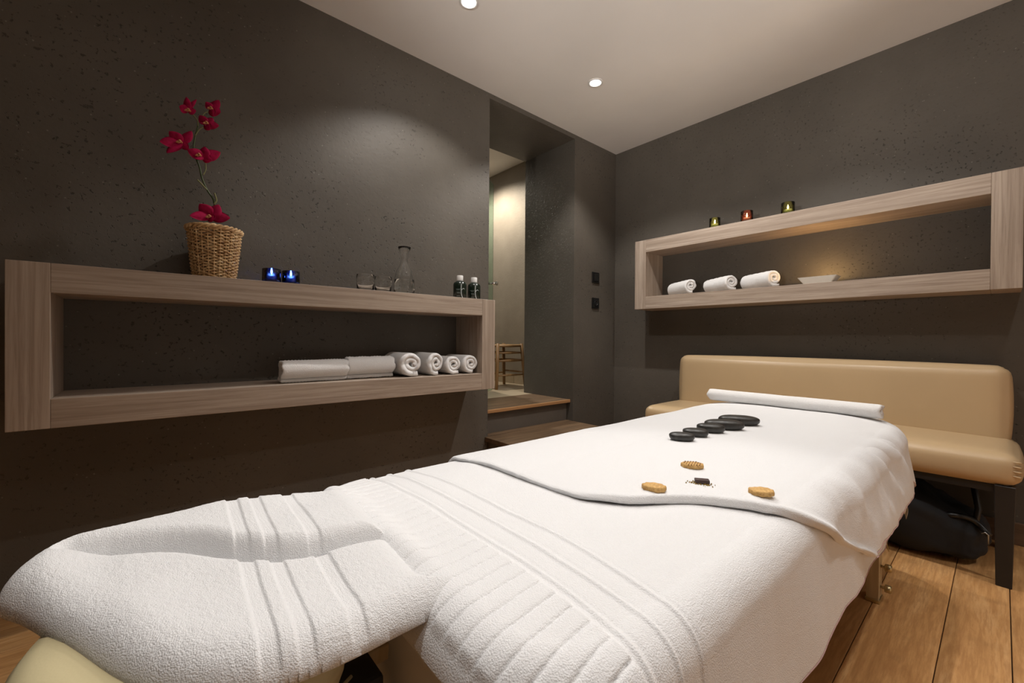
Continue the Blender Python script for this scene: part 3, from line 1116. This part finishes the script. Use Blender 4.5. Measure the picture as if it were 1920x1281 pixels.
# boundary edges -> side strip
eds = np.concatenate([q[:, [0, 1]], q[:, [1, 2]], q[:, [2, 3]], q[:, [3, 0]]])
key = np.sort(eds, 1); key = key[:, 0].astype(np.int64) * nv + key[:, 1]
uq, inv, cnt = np.unique(key, return_inverse=True, return_counts=True)
bd = eds[cnt[inv] == 1]
side = np.stack([bd[:, 1], bd[:, 0], bd[:, 0] + nv, bd[:, 1] + nv], -1)
allq = np.concatenate([allq, side])
V3 = np.concatenate([top, bot])
me = bpy.data.meshes.new('headrest_towel')
me.vertices.add(len(V3)); me.vertices.foreach_set('co', V3.ravel())
me.loops.add(allq.size); me.loops.foreach_set('vertex_index', allq.ravel().astype(np.int32))
me.polygons.add(len(allq)); me.polygons.foreach_set('loop_start', np.arange(0, allq.size, 4, dtype=np.int32))
me.update(calc_edges=True); me.validate()
hto = tag(link('headrest_towel', me, M_TERRY_F), 'thick white towel folded in a horseshoe over the face cradle in the foreground', 'towel')

# 5) narrow rolled towel across the far end
def spiral_roll(name, axis_len, r, m, turns=3.2, label=None, cat='towel', group=None, loc=(0, 0, 0), rz=0.0, squash=1.0, ribs=0, seed=0, tail=True, parent=None):
    """rolled towel lying along local x, end faces show the spiral"""
    pitch = r / (turns + 0.35)
    th_ = pitch * 0.80
    n = int(turns * 30)
    a0 = -PI / 2 - 2 * PI * turns + 0.25
    cl = []
    for k in range(n + 1):
        s = k / n
        a = a0 + 2 * PI * turns * s
        rr = pitch * 0.32 + (r - th_ / 2 - pitch * 0.32) * s
        rr *= 1 + 0.03 * math.sin(2 * a + seed) + 0.012 * math.sin(5 * a + seed * 2.1)
        cl.append((rr * math.cos(a), rr * math.sin(a) * squash))
    if tail:
        lx, lz = cl[-1]
        cl.append((lx + 0.010, lz - 0.001))
        cl.append((lx + 0.020, lz + 0.001))
    cl = np.array(cl)
    tg = np.gradient(cl, axis=0)
    tg /= np.linalg.norm(tg, axis=1, keepdims=True) + 1e-9
    nr = np.stack([tg[:, 1], -tg[:, 0]], 1)
    hw = np.full(len(cl), th_ / 2)
    hw[:4] *= np.linspace(0.5, 1, 4)
    outer = cl + nr * hw[:, None]
    inner = cl - nr * hw[:, None]
    k = len(cl)
    # cross loop: outer forward, inner back
    loop = np.concatenate([outer, inner[::-1]])
    nl = len(loop)
    nxs = max(12, int(axis_len / 0.006))
    xs = np.linspace(-axis_len / 2, axis_len / 2, nxs)
    Pv = np.zeros((nxs, nl, 3))
    for i, x in enumerate(xs):
        rad = np.hypot(loop[:, 0], loop[:, 1])
        wob = 1 + 0.03 * vnoise(np.stack([np.full(nl, x * 14 + seed), loop[:, 0] * 40, loop[:, 1] * 40], -1))
        if ribs:
            wob = wob + 0.06 * max(0, math.sin(x * 2 * PI / ribs)) * (rad > r * 0.8)
        endf = 1 - 0.06 * math.exp(-((axis_len / 2 - abs(x)) / 0.006) ** 2)
        Pv[i, :, 0] = x + 0.006 * vnoise(np.stack([loop[:, 0] * 50 + seed, loop[:, 1] * 50, np.zeros(nl)], -1)) * (abs(x) > axis_len / 2 - 0.01)
        Pv[i, :, 1] = loop[:, 0] * wob * endf
        Pv[i, :, 2] = loop[:, 1] * wob * endf
    Pv[..., 2] -= Pv[..., 2].min()
    faces = []
    for i in range(nxs - 1):
        for j in range(nl):
            j2 = (j + 1) % nl
            faces.append((i * nl + j, i * nl + j2, (i + 1) * nl + j2, (i + 1) * nl + j))
    for i, fl in ((0, False), (nxs - 1, True)):
        for j in range(k - 1):
            f = (i * nl + j, i * nl + j + 1, i * nl + nl - 2 - j, i * nl + nl - 1 - j)
            faces.append(f if fl else f[::-1])
    o = mesh(name, Pv.reshape(-1, 3), faces, m, parent)
    o.location = loc
    o.rotation_euler = (0, 0, rz)
    if label:
        tag(o, label, cat, group)
    return o
spiral_roll('rolled_towel', 0.625, 0.0335, M_TERRY_S, 1.8,
            'long thin white rolled towel lying across the far end of the massage table', loc=(2.040, 0.597, 0.598), rz=-PI / 2, squash=0.88, seed=2, tail=False)

# ------------------------------------------------------------------ stones, biscuits, chocolate
def stone(x, y, L, Wd, Ht, rz, seed, label):
    bm = bmesh.new()
    bmesh.ops.create_uvsphere(bm, u_segments=36, v_segments=20, radius=1.0)
    for v in bm.verts:
        p = np.array(v.co)
        ex = 0.72
        s = lambda q, e_: np.sign(q) * abs(q) ** e_
        c = np.array([s(p[0], 0.78), s(p[1], 0.85), s(p[2], 0.66)])
        c *= 1 + 0.05 * vnoise(p * 1.3 + seed * 3.7)
        v.co = (c[0] * L / 2, c[1] * Wd / 2, (c[2] + 0.93) * Ht / 2)
    o = bm_obj('basalt_stone', bm, M_STONE)
    o.location = (x, y, surf_z(x, y) - 0.001)
    o.rotation_euler = (0, 0, rz)
    tag(o, label, 'stone', 'row of black massage stones')
stone(1.134, 0.584, 0.066, 0.044, 0.0235, -0.95, 1, 'smallest, nearest black basalt stone at the left end of the stone row')
stone(1.216, 0.584, 0.071, 0.046, 0.025, -0.93, 2, 'second black basalt stone from the near left end of the row')
stone(1.309, 0.582, 0.080, 0.050, 0.029, -0.95, 3, 'middle black basalt stone of the row of five')
stone(1.387, 0.574, 0.116, 0.056, 0.032, -0.93, 4, 'long black basalt stone, second from the far end of the row')
stone(1.501, 0.574, 0.129, 0.060, 0.034, -0.95, 5, 'longest black basalt stone at the far end of the row')

def biscuit(x, y, L, Wd, rz, shape, label, dotted=False):
    n = 64
    out = []
    for k in range(n):
        a = 2 * PI * k / n
        if shape == 'leaf':
            rr = (0.80 + 0.20 * abs(math.cos(a)) ** 2) * (1 + 0.05 * math.sin(11 * a))
        elif shape == 'shell':
            rr = (1 + 0.06 * math.sin(9 * a)) * (1 - 0.22 * math.exp(-((a - 4.3) / 0.45) ** 2))
        else:
            rr = (1 + 0.05 * math.sin(10 * a + 1)) * (1 - 0.20 * math.exp(-((a - 1.9) / 0.5) ** 2))
        out.append((L / 2 * rr * math.cos(a), Wd / 2 * rr * math.sin(a)))
    rings = [([(p[0] * s_, p[1] * s_) for p in out], z) for s_, z in ((0.96, 0), (1.0, 0.0015), (1.0, 0.006), (0.96, 0.0082), (0.75, 0.0085), (0.4, 0.0088), (0.1, 0.0089))]
    v, f = slab(rings)
    o = mesh('biscuit', v, f, M_BISC)
    z = surf_z(x, y)
    o.location = (x, y, z)
    o.rotation_euler = (0, 0, rz)
    tag(o, label, 'biscuit', 'biscuits on the towel')
    if dotted:
        mb = MB()
        for i in range(-3, 4):
            for j in range(-2, 3):
                px, py = i * L / 8.2 + (j % 2) * 0.003, j * Wd / 6
                if (px / (L / 2)) ** 2 + (py / (Wd / 2)) ** 2 > 0.7:
                    continue
                mb.add(tube_geo([(px, py, 0.0080), (px, py, 0.0092), (px, py, 0.0094)], [0.0018, 0.0016, 0.0004], 8))
        mb.obj('pressed_dots', simple('browned_dots', (0.20, 0.09, 0.03), 0.8), o)
biscuit(0.917, 0.447, 0.047, 0.040, -0.85, 'leaf', 'tan dotted biscuit, the one nearest the black stones', True)
biscuit(0.723, 0.426, 0.043, 0.034, -1.05, 'shell', 'tan scalloped biscuit nearest the turned edge of the towel, left of the chocolate')
biscuit(0.879, 0.295, 0.044, 0.036, -0.85, 'round', 'tan scalloped biscuit furthest right, towards the hanging side of the towel')
ch = box('chocolate_piece', -0.0135, 0.0135, -0.007, 0.007, 0.0008, 0.0085, M_CHOC, bev=0.0015)
ch.location = (0.837, 0.388, surf_z(0.837, 0.388))
ch.rotation_euler = (0, 0, -0.95)
tag(ch, 'small dark brown chocolate bar lying on crumbs between the biscuits', 'chocolate')
mb = MB()
for k in range(110):
    px = random.gauss(0, 0.0115); py = random.gauss(0, 0.006)
    s_ = random.uniform(0.0008, 0.0022)
    xx, yy = 0.831 + 0.58 * px + 0.8 * py, 0.390 - 0.81 * px + 0.58 * py
    zz = surf_z(xx, yy)
    b0 = [(xx + s_ * dx, yy + s_ * dy, zz + s_ * dz) for dx, dy, dz in ((1, 0, 0), (-0.5, 0.9, 0), (-0.5, -0.9, 0), (0.1, 0.1, 1.5))]
    mb.add((b0, [(0, 1, 3), (1, 2, 3), (2, 0, 3), (0, 2, 1)]))
cro = mb.obj('crumbs', M_CRUMB, None, smooth=False)
cro['kind'] = 'stuff'
tag(cro, 'ochre crumbs scattered around the chocolate piece', 'crumbs')

# ------------------------------------------------------------------ bench
bn = empty('leather_bench', (2.58, 0.69, 0), 'tan leatherette bench with padded back standing against the wall under the shelf', 'bench')
def bpart(name, bm_, m):
    bmesh.ops.translate(bm_, vec=(-2.58, -0.69, 0), verts=bm_.verts)
    return bm_obj(name, bm_, m, bn)
bpart('seat', cushion(2.322, 2.800, -0.050, 1.445, 0.362, 0.480, 0.040, (0.006, 0.010, 0.014), (14, 40, 8)), M_LEATHER)
bmb = cushion(2.690, 2.835, -0.022, 1.415, 0.430, 0.780, 0.040, (0.014, 0.014, 0.008), (8, 40, 16))
bmesh.ops.rotate(bmb, cent=(2.83, 0, 0.43), matrix=Matrix.Rotation(math.radians(2.0), 3, 'Y'), verts=bmb.verts)
bpart('backrest', bmb, M_LEATHER)
for lx in (2.355, 2.775):
    for ly in (-0.012, 0.70, 1.40):
        bm = bmesh.new()
        r0 = bmesh.ops.create_cube(bm, size=1.0)
        for v in bm.verts:
            s_ = 0.052 if v.co.z > 0 else 0.040
            v.co = (v.co.x * s_, v.co.y * s_, 0.366 if v.co.z > 0 else 0.0)
        bmesh.ops.bevel(bm, geom=list(bm.edges), offset=0.002, segments=1, affect='EDGES')
        o = bm_obj('leg', bm, M_BLACKWOOD, bn, smooth=False)
        o.location = (lx - 2.58, ly - 0.69, 0)
box('apron', 2.345 - 2.58, 2.785 - 2.58, -0.02 - 0.69, 1.41 - 0.69, 0.335, 0.364, M_BLACKWOOD, bn, bev=0.002)
# gathered pleats at the seat corner
mb = MB()
for k in range(4):
    z_ = 0.408 + 0.017 * k
    mb.add(tube_geo([(2.325 - 2.58, -0.030 - 0.69, z_), (2.330 - 2.58, -0.045 - 0.69, z_ - 0.003), (2.345 - 2.58, -0.053 - 0.69, z_ - 0.004)], [0.001, 0.004, 0.001], 6))
mb.obj('corner_pleats', M_LEATHER, bn)

# ------------------------------------------------------------------ black bag under the bench
bg = empty('black_bag', (2.57, 0.27, 0), 'soft black bag slumped on the floor under the bench', 'bag')
bm = bmesh.new()
bmesh.ops.create_uvsphere(bm, u_segments=72, v_segments=40, radius=1.0)
for v in bm.verts:
    p = np.array(v.co)
    s = lambda q, e_: np.sign(q) * abs(q) ** e_
    c = np.array([s(p[0], 0.6), s(p[1], 0.6), s(p[2], 0.55)])
    hgt_ = 0.125 + 0.04 * math.exp(-((p[1] - 0.35) / 0.4) ** 2)
    q = np.array([c[0] * 0.175, c[1] * 0.245, (c[2] + 1) * hgt_ * (1 - 0.25 * max(0, -c[1]))])
    dn = 0.020 * fbm(np.array([q * 9 + 4.0]), 3)[0] + 0.007 * abs(vnoise(np.array([q * 30])))[0]
    q = q + p * dn
    v.co = (q[0], q[1], max(0.001, q[2]))
bm_obj('bag_body', bm, M_BLACKCLOTH, bg)
st_pts = [(-0.12 + 0.02 * math.sin(k * .6), -0.245 + 0.012 * k, 0.14 + 0.055 * math.sin(PI * k / 14)) for k in range(15)]
tube('strap', st_pts, 0.011, M_BLACKPLASTIC, bg, 8)
tube('strap', [(-0.10, -0.20, 0.12), (-0.07, -0.215, 0.22), (-0.03, -0.20, 0.30), (0.02, -0.19, 0.325)], 0.010, M_BLACKPLASTIC, bg, 8)
tube('buckle', [(-0.150, -0.225, 0.150), (-0.152, -0.235, 0.158), (-0.150, -0.243, 0.150), (-0.148, -0.243, 0.115)], 0.0022, M_STEEL, bg, 6)

# ------------------------------------------------------------------ rolled towels on the left shelf
ZT = LIN + 0.0005
spiral_roll('rolled_towel', 0.262, 0.0500, M_TERRY_S, 2.6, 'white rolled towel lying lengthwise, leftmost on the lower board of the orchid shelf', group='rolled towels on the orchid shelf',
            loc=(0.530, 1.885, ZT), rz=PI + 0.03, squash=0.98, ribs=0.012, seed=1, tail=False)
spiral_roll('rolled_towel', 0.215, 0.0520, M_TERRY_S, 2.6, 'white rolled towel lying lengthwise, second from the left on the orchid shelf', group='rolled towels on the orchid shelf',
            loc=(0.772, 1.900, ZT), rz=PI - 0.02, squash=0.98, ribs=0.014, seed=5, tail=False)
for i, (x_, r_, sq, tr, lab) in enumerate(((0.951, 0.067, 0.96, 2.0, 'fattest white rolled towel end-on, beside the lengthwise ones on the orchid shelf'),
                                           (1.084, 0.0545, 1.18, 2.2, 'tall white rolled towel end-on, third from the right end of the orchid shelf'),
                                           (1.189, 0.0520, 1.02, 2.2, 'small white rolled towel end-on, second from the right end of the orchid shelf'),
                                           (1.294, 0.0535, 1.0, 2.2, 'small white rolled towel end-on, touching the right side panel of the orchid shelf'))):
    spiral_roll('rolled_towel', 0.205, r_, M_TERRY_S, tr, lab, group='rolled towels on the orchid shelf',
                loc=(x_, 1.938, ZT), rz=-PI / 2, squash=sq * 0.97, seed=3 + 2.3 * i, tail=(i in (0, 2)))

# rolled towels on the right shelf
ZT = RIN + 0.0005
for i, (x_, y_, lab) in enumerate(((2.760, 1.432, 'white ribbed rolled towel nearest the left end of the bench shelf'),
                                   (2.760, 1.176, 'middle white ribbed rolled towel of three on the bench shelf'),
                                   (2.760, 0.945, 'white ribbed rolled towel on the bench shelf beside the porcelain dish'))):
    spiral_roll('rolled_towel', 0.225, 0.0500, M_TERRY_S, 2.3, lab, group='rolled towels on the bench shelf',
                loc=(x_, y_, ZT), rz=math.radians(-122), squash=1.0, ribs=0.011, seed=6.1 + 1.7 * i, tail=(i > 0))

# porcelain dish with a tealight
ds = []
for hx, hy, z_ in ((0.032, 0.060, 0.0), (0.050, 0.088, 0.040), (0.0465, 0.0845, 0.0405), (0.030, 0.057, 0.004)):
    ds.append((rounded_rect(-hx, hx, -hy, hy, 0.006, 4), z_))
v_, f_ = slab(ds)
o = mesh('porcelain_dish', v_, f_, M_PORC, None, smooth=False, loc=(2.742, 0.648, RIN + 0.0003))
tag(o, 'white rectangular porcelain dish with flared sides on the bench shelf', 'dish')
tl = empty('tealight', (2.742, 0.640, RIN + 0.0045), 'tealight burning inside the porcelain dish', 'candle')
lathe_obj('tin_cup', [(0.0001, 0.0), (0.019, 0.0), (0.0195, 0.016), (0.0188, 0.016), (0.0185, 0.011)], M_TIN, tl, 24)
lathe_obj('wax', [(0.0001, 0.0115), (0.0183, 0.0110), (0.0183, 0.0105)], M_WAX, tl, 24)
lathe_obj('flame', [(0.0001, 0.0125), (0.003, 0.0155), (0.0034, 0.019), (0.002, 0.025), (0.0001, 0.030)], emis('dish_flame', (1.0, 0.62, 0.24), 60), tl, 14)
ld = bpy.data.lights.new('candle_glow', 'POINT')
ld.energy = 1.4
ld.color = (1.0, 0.62, 0.26)
ld.shadow_soft_size = 0.006
lo = bpy.data.objects.new('candle_glow', ld)
COL.objects.link(lo)
lo.parent = tl
lo.location = (0, 0, 0.040)

# ------------------------------------------------------------------ candle holders
def candle_holder(x, y, z, r, h, gm, fm, label, group):
    t = empty('candle_holder', (x, y, z), label, 'candle holder', group)
    lathe_obj('glass_cup', [(0.0001, 0.0), (r - 0.002, 0.0), (r, 0.003), (r, h - 0.001), (r - 0.0015, h), (r - 0.004, h - 0.001), (r - 0.0045, 0.008), (0.0001, 0.007)], gm, t, 40)
    c = empty('tealight', (0, 0, 0.0075)); c.parent = t
    lathe_obj('wax', [(0.0001, 0.0), (0.018, 0.0), (0.0185, 0.012), (0.0001, 0.0122)], M_WAX, c, 24)
    lathe_obj('flame', [(0.0001, 0.0135), (0.0035, 0.017), (0.0042, 0.021), (0.0024, 0.028), (0.0001, 0.034)], fm, c, 14)
    return t
candle_holder(0.365, 1.872, LTOP, 0.0330, 0.056, M_BLUE, M_FLAME_B, 'cobalt blue glass candle holder on the left of the pair', 'cobalt blue candle holders')
candle_holder(0.437, 1.885, LTOP, 0.0330, 0.056, M_BLUE, M_FLAME_B, 'cobalt blue glass candle holder on the right of the pair', 'cobalt blue candle holders')
candle_holder(2.700, 1.186, RTOP, 0.0320, 0.064, M_GREEN, M_FLAME, 'olive green glass candle holder left of the amber one on the bench shelf', 'candle holders on the bench shelf')
candle_holder(2.700, 0.998, RTOP, 0.0330, 0.066, M_AMBER, M_FLAME, 'amber red glass candle holder between two olive green ones', 'candle holders on the bench shelf')
candle_holder(2.700, 0.785, RTOP, 0.0330, 0.066, M_GREEN, M_FLAME, 'olive green glass candle holder right of the amber one on the bench shelf', 'candle holders on the bench shelf')

# ------------------------------------------------------------------ glasses, carafe, bottles
def tumbler(x, y, label):
    o = lathe_obj('drinking_glass', [(0.0001, 0.0), (0.034, 0.0), (0.036, 0.003), (0.0405, 0.055), (0.0400, 0.080), (0.0390, 0.081), (0.0380, 0.080), (0.0382, 0.055), (0.0335, 0.010), (0.0001, 0.009)],
                  M_GLASS, None, 40, (x, y, LTOP))
    tag(o, label, 'glass', 'clear drinking glasses')
tumbler(0.760, 1.925, 'clear drinking glass on the left, further from the carafe')
tumbler(0.850, 1.935, 'clear drinking glass standing beside the carafe')
ca = empty('carafe', (0.962, 1.940, LTOP), 'clear glass carafe half filled with water, flared at the top', 'carafe')
lathe_obj('carafe_body', [(0.0001, 0.0), (0.047, 0.0), (0.050, 0.004), (0.051, 0.040), (0.048, 0.085), (0.040, 0.120), (0.026, 0.145), (0.0185, 0.165), (0.0165, 0.180), (0.019, 0.198), (0.026, 0.222), (0.032, 0.240),
                          (0.0305, 0.2405), (0.0245, 0.222), (0.0172, 0.198), (0.0148, 0.180), (0.0165, 0.165), (0.024, 0.144), (0.038, 0.119), (0.046, 0.084), (0.049, 0.040), (0.047, 0.007), (0.0001, 0.006)], M_GLASS, ca, 48)
lathe_obj('water', [(0.0001, 0.0065), (0.0465, 0.0075), (0.0486, 0.040), (0.0466, 0.078), (0.0001, 0.078)], M_WATER, ca, 48)

def bottle(x, y, label):
    t = empty('bottle', (x, y, LTOP), label, 'bottle', 'dark green bottles')
    R_ = 0.0355
    lathe_obj('bottle_body', [(0.0001, 0.0), (R_ - 0.003, 0.0), (R_, 0.003), (R_, 0.078), (R_ - 0.003, 0.088), (0.020, 0.0965), (0.0165, 0.099), (0.0001, 0.099)], M_BOTTLE, t, 40)
    lathe_obj('cap', [(0.0001, 0.0985), (0.0168, 0.0985), (0.0172, 0.100), (0.0172, 0.125), (0.0160, 0.127), (0.0001, 0.127)], M_CAP, t, 32)
    # printed white curve on the side facing the room
    view = math.atan2(-y, -x)
    def on(a, z):
        return ((R_ + 0.0004) * math.cos(view + a), (R_ + 0.0004) * math.sin(view + a), z)
    def strip(pts, w_):
        vs2, fs2 = [], []
        for i, (a, z) in enumerate(pts):
            b_ = pts[min(i + 1, len(pts) - 1)]; c_ = pts[max(i - 1, 0)]
            dx, dz = (b_[0] - c_[0]) * R_, b_[1] - c_[1]
            L_ = math.hypot(dx, dz) + 1e-9
            nx_, nz_ = -dz / L_ * w_ / 2, dx / L_ * w_ / 2
            vs2 += [on(a + nx_ / R_, z + nz_), on(a - nx_ / R_, z - nz_)]
            if i:
                fs2.append((2 * i - 2, 2 * i - 1, 2 * i + 1, 2 * i))
        return vs2, fs2
    cv = [(0.22, 0.080), (0.20, 0.066), (0.19, 0.052), (0.20, 0.036), (0.26, 0.022), (0.38, 0.010), (0.50, 0.003)]
    cv = [tuple(p) for p in catmull(cv, 5, False)]
    mb_ = MB().add(strip(cv, 0.0030))
    cv2 = [tuple(p) for p in catmull([(0.24, 0.046), (0.40, 0.053), (0.58, 0.056), (0.72, 0.052)], 4, False)]
    mb_.add(strip(cv2, 0.0020))
    mb_.obj('printed_curve', M_PRINT, t)
    mb_ = MB()
    for z_, segs in ((0.052, ((-0.62, -0.54), (-0.50, -0.34), (-0.31, -0.14), (-0.10, 0.06))), (0.047, ((-0.48, -0.30), (-0.27, -0.05))),
                     (0.036, ((-0.46, -0.28), (-0.25, -0.02))), (0.031, ((-0.44, -0.20), (-0.17, 0.06))), (0.016, ((-0.46, -0.10), (-0.06, 0.02)))):
        for a0_, a1_ in segs:
            mb_.add(strip([(a0_ + (a1_ - a0_) * k / 4, z_) for k in range(5)], 0.0022))
    mb_.obj('printed_lettering', M_PRINT_D, t)
bottle(1.268, 1.905, 'dark green bottle with white cap on the left, nearer the carafe')
bottle(1.366, 1.912, 'dark green bottle with white cap on the right, next to the doorway')

# ------------------------------------------------------------------ basket
BX, BY = 0.188, 1.938
bk = empty('wicker_basket', (BX, BY, LTOP), 'small round natural wicker basket holding the orchid', 'basket')
BH, r0_, r1_ = 0.190, 0.062, 0.083
def rad(z):
    return r0_ + (r1_ - r0_) * (z / BH) ** 0.85
lathe_obj('liner', [(0.0001, 0.004), (r0_ - 0.006, 0.004), (r1_ - 0.010, BH - 0.008), (r1_ - 0.012, BH - 0.02), (0.0001, BH - 0.025)], M_WICKER_IN, bk, 32)
ns = 26
mb = MB()
for k in range(ns):
    a = 2 * PI * k / ns
    pts = [(rad(z) * math.cos(a), rad(z) * math.sin(a), z) for z in np.linspace(0, BH, 9)]
    mb.add(tube_geo(pts, 0.0026, 6))
stk = mb.obj('stakes', M_WICKER, bk)
stk['kind'] = 'stuff'
mb = MB()
rows = 30
for r_ in range(rows):
    z = 0.004 + (BH - 0.018) * r_ / (rows - 1)
    pts = []
    n_seg = ns * 4
    for k in range(n_seg):
        a = 2 * PI * k / n_seg
        wv = math.cos(a * ns / 2 + PI * r_) * 0.0042
        pts.append(((rad(z) + wv) * math.cos(a), (rad(z) + wv) * math.sin(a), z + 0.0008 * math.sin(a * 7 + r_ * 2.2)))
    mb.add(tube_geo(pts, 0.00255, 6, closed=True))
wv_ = mb.obj('weave', M_WICKER, bk)
wv_['kind'] = 'stuff'
for s_ in range(3):
    pts = []
    for k in range(120):
        a = 2 * PI * k / 120
        ph = a * 9 + s_ * 2 * PI / 3
        rr = rad(BH) + 0.001 + 0.0055 * math.cos(ph)
        pts.append((rr * math.cos(a), rr * math.sin(a), BH - 0.002 + 0.0055 * math.sin(ph)))
    v_, f_ = tube_geo(pts, 0.0042, 8, closed=True)
    mesh('rim_braid', v_, f_, M_WICKER, bk)

# ------------------------------------------------------------------ orchid
def pix(px, py, Y):
    """point of the wall-parallel plane at depth Y seen at photo position"""
    d = CF + CR * (px - 960) / F_PX + CU * (640.5 - py) / F_PX
    return d * (Y / d[1]) + np.array([0, 0, H])
orc = empty('orchid', (BX, BY, LTOP + 0.16), 'tall artificial orchid spray with crimson magenta blooms in the wicker basket', 'flower')
O0 = np.array([BX, BY, LTOP + 0.16])
OY = 1.925
sp = [pix(*p, OY) - O0 for p in ((404, 400), (402, 383), (399, 372), (389, 357), (379, 335), (374, 313), (367, 295.5), (363, 278), (366, 256), (371, 236.5), (371, 228))]
sp = catmull(sp, 6, False)
tube('stem', sp, list(np.linspace(0.0034, 0.0022, len(sp))), M_STEM, orc, 8)
def ped(pts, r=0.0019):
    q = catmull([pix(*p, OY - 0.004) - O0 for p in pts], 5, False)
    tube('pedicel', q, r, M_PEDICEL, orc, 6)
ped(((371, 236), (370, 226), (361, 214)))
ped(((366, 254), (375, 242), (386, 236)))
ped(((378, 222), (384, 212), (394, 209)))
ped(((381, 328), (386, 318), (385, 302)))
ped(((364, 284), (352, 280), (342, 272)))
ped(((388, 356), (379, 346), (370, 337)), 0.0026)
ped(((401, 383), (406, 376), (402, 362)), 0.0028)
def petal_geo(c, tip, wid, bend, nrm):
    """lens-shaped cupped petal from c to tip"""
    ax = tip - c
    L_ = np.linalg.norm(ax)
    ax = ax / L_
    sd = np.cross(nrm, ax); sd /= np.linalg.norm(sd)
    n2 = np.cross(ax, sd)
    vs2, fs2 = [], []
    ku, kv = 10, 6
    for layer in (0, 1):
        for i in range(ku + 1):
            s = i / ku
            wf = wid * (math.sin(PI * (0.10 + 0.90 * s ** 0.85)) ** 0.75) if s < 1 else 0.0
            for j in range(kv + 1):
                t_ = j / kv * 2 - 1
                p = c + ax * L_ * s + sd * (wf / 2) * t_ + n2 * (bend * math.sin(PI * s * 0.9) * L_ - 0.16 * wid * t_ * t_ * math.sin(PI * s)) - n2 * 0.0009 * layer
                vs2.append(p)
    m_ = (ku + 1) * (kv + 1)
    for i in range(ku):
        for j in range(kv):
            a_ = i * (kv + 1) + j
            fs2.append((a_, a_ + 1, a_ + kv + 2, a_ + kv + 1))
            fs2.append((m_ + a_, m_ + a_ + kv + 1, m_ + a_ + kv + 2, m_ + a_ + 1))
    # rim
    rim = [(i * (kv + 1)) for i in range(ku + 1)]
    rim2 = [(i * (kv + 1) + kv) for i in range(ku + 1)]
    for r_ in (rim, rim2):
        for a_, b_ in zip(r_[:-1], r_[1:]):
            fs2.append((a_, b_, b_ + m_, a_ + m_))
    return vs2, fs2
NV = -CF
def flower(c, petals, lip, size_y=0.0):
    Yc = OY - 0.018 - size_y
    C0 = pix(*c, Yc) - O0
    t = empty('bloom', (0, 0, 0)); t.parent = orc
    for (tx, ty, wd, fw) in petals:
        T0 = pix(tx, ty, Yc - fw) - O0
        wm = wd / 503.0
        v2, f2 = petal_geo(C0, T0, wm, 0.10, NV)
        mesh('petal', v2, f2, M_PETAL, t)
    L0 = pix(*lip, Yc - 0.012) - O0
    mb_ = MB()
    for k in range(3):
        a = 0.9 * (k - 1)
        dirv = CR * math.sin(a) * 0.010 + CU * (-math.cos(a) * 0.010) + NV * 0.010
        mb_.add(petal_geo(L0, L0 + dirv, 0.011, 0.25, NV))
    mb_.add(tube_geo([L0 - NV * 0.008, L0 + NV * 0.002 + CU * 0.004, L0 + NV * 0.007 + CU * 0.003], [0.003, 0.0034, 0.002], 8))
    mb_.obj('lip', M_LIP, t)
flower((352, 208), ((350, 182, 15, 0.0), (336, 199, 15, 0.01), (369, 187, 10, -0.01), (368, 208, 13, 0.012), (340, 205, 10, 0.0)), (354, 207))
flower((395, 204), ((411, 188, 20, 0.0), (414, 211, 21, 0.012), (386, 191, 14, 0.0), (401, 219, 14, 0.015), (388, 200, 12, 0.012)), (396, 203))
flower((385, 232), ((374, 216, 17, 0.0), (399, 221, 20, 0.0), (411, 236, 17, 0.012), (394, 244, 15, 0.015), (376, 231, 12, 0.01)), (388, 231))
flower((340, 268), ((317, 246, 21, 0.0), (360, 246, 21, 0.0), (299, 266, 24, 0.01), (313, 288, 20, 0.015), (354, 281, 14, 0.012), (336, 256, 12, -0.006)), (338, 266))
flower((380, 294), ((351, 281, 19, 0.0), (384, 275, 22, 0.0), (414, 286, 24, 0.01), (398, 301, 17, 0.014), (364, 297, 14, 0.012)), (374, 291))
flower((394, 405), ((374, 382, 25, 0.0), (411, 384, 27, 0.0), (355, 405, 19, 0.012), (432, 409, 22, 0.012), (398, 416, 16, 0.02)), (393, 406), 0.012)

# ------------------------------------------------------------------ stool in the passage
sx, sy = 2.485, 3.045
sl = empty('wooden_stool', (sx, sy, ZF2), 'honey-coloured wooden stool with rungs in the passage behind the doorway', 'stool')
SH = 0.405
tops, feet = {}, {}
for i, (dx, dy) in enumerate(((-1, -1), (1, -1), (1, 1), (-1, 1))):
    f0 = np.array([dx * 0.172, dy * 0.155, 0.0]); t0 = np.array([dx * 0.140, dy * 0.130, SH])
    feet[i], tops[i] = f0, t0
    tube('leg', [f0, f0 * 0.5 + t0 * 0.5, t0], [0.014, 0.0165, 0.0150], M_STOOL, sl, 10)
def rung(i, j, h, r=0.009):
    k = h / SH
    a_ = feet[i] * (1 - k) + tops[i] * k
    b_ = feet[j] * (1 - k) + tops[j] * k
    tube('rung', [a_, (a_ + b_) / 2, b_], [r * 0.8, r * 1.15, r * 0.8], M_STOOL, sl, 8)
for (i, j) in ((0, 1), (1, 2), (2, 3), (3, 0)):
    rung(i, j, SH - 0.022, 0.011)
    rung(i, j, SH - 0.085, 0.009)
    rung(i, j, SH - 0.155, 0.010)
    rung(i, j, 0.14 if i % 2 else 0.12, 0.008)
mb = MB()
for k in range(22):
    y_ = -0.125 + 0.25 * k / 21
    mb.add(tube_geo([(-0.14, y_, SH - 0.014), (0, y_, SH - 0.022 - 0.004), (0.14, y_, SH - 0.014)], 0.0058, 6))
mb.obj('woven_seat', M_WICKER, sl)
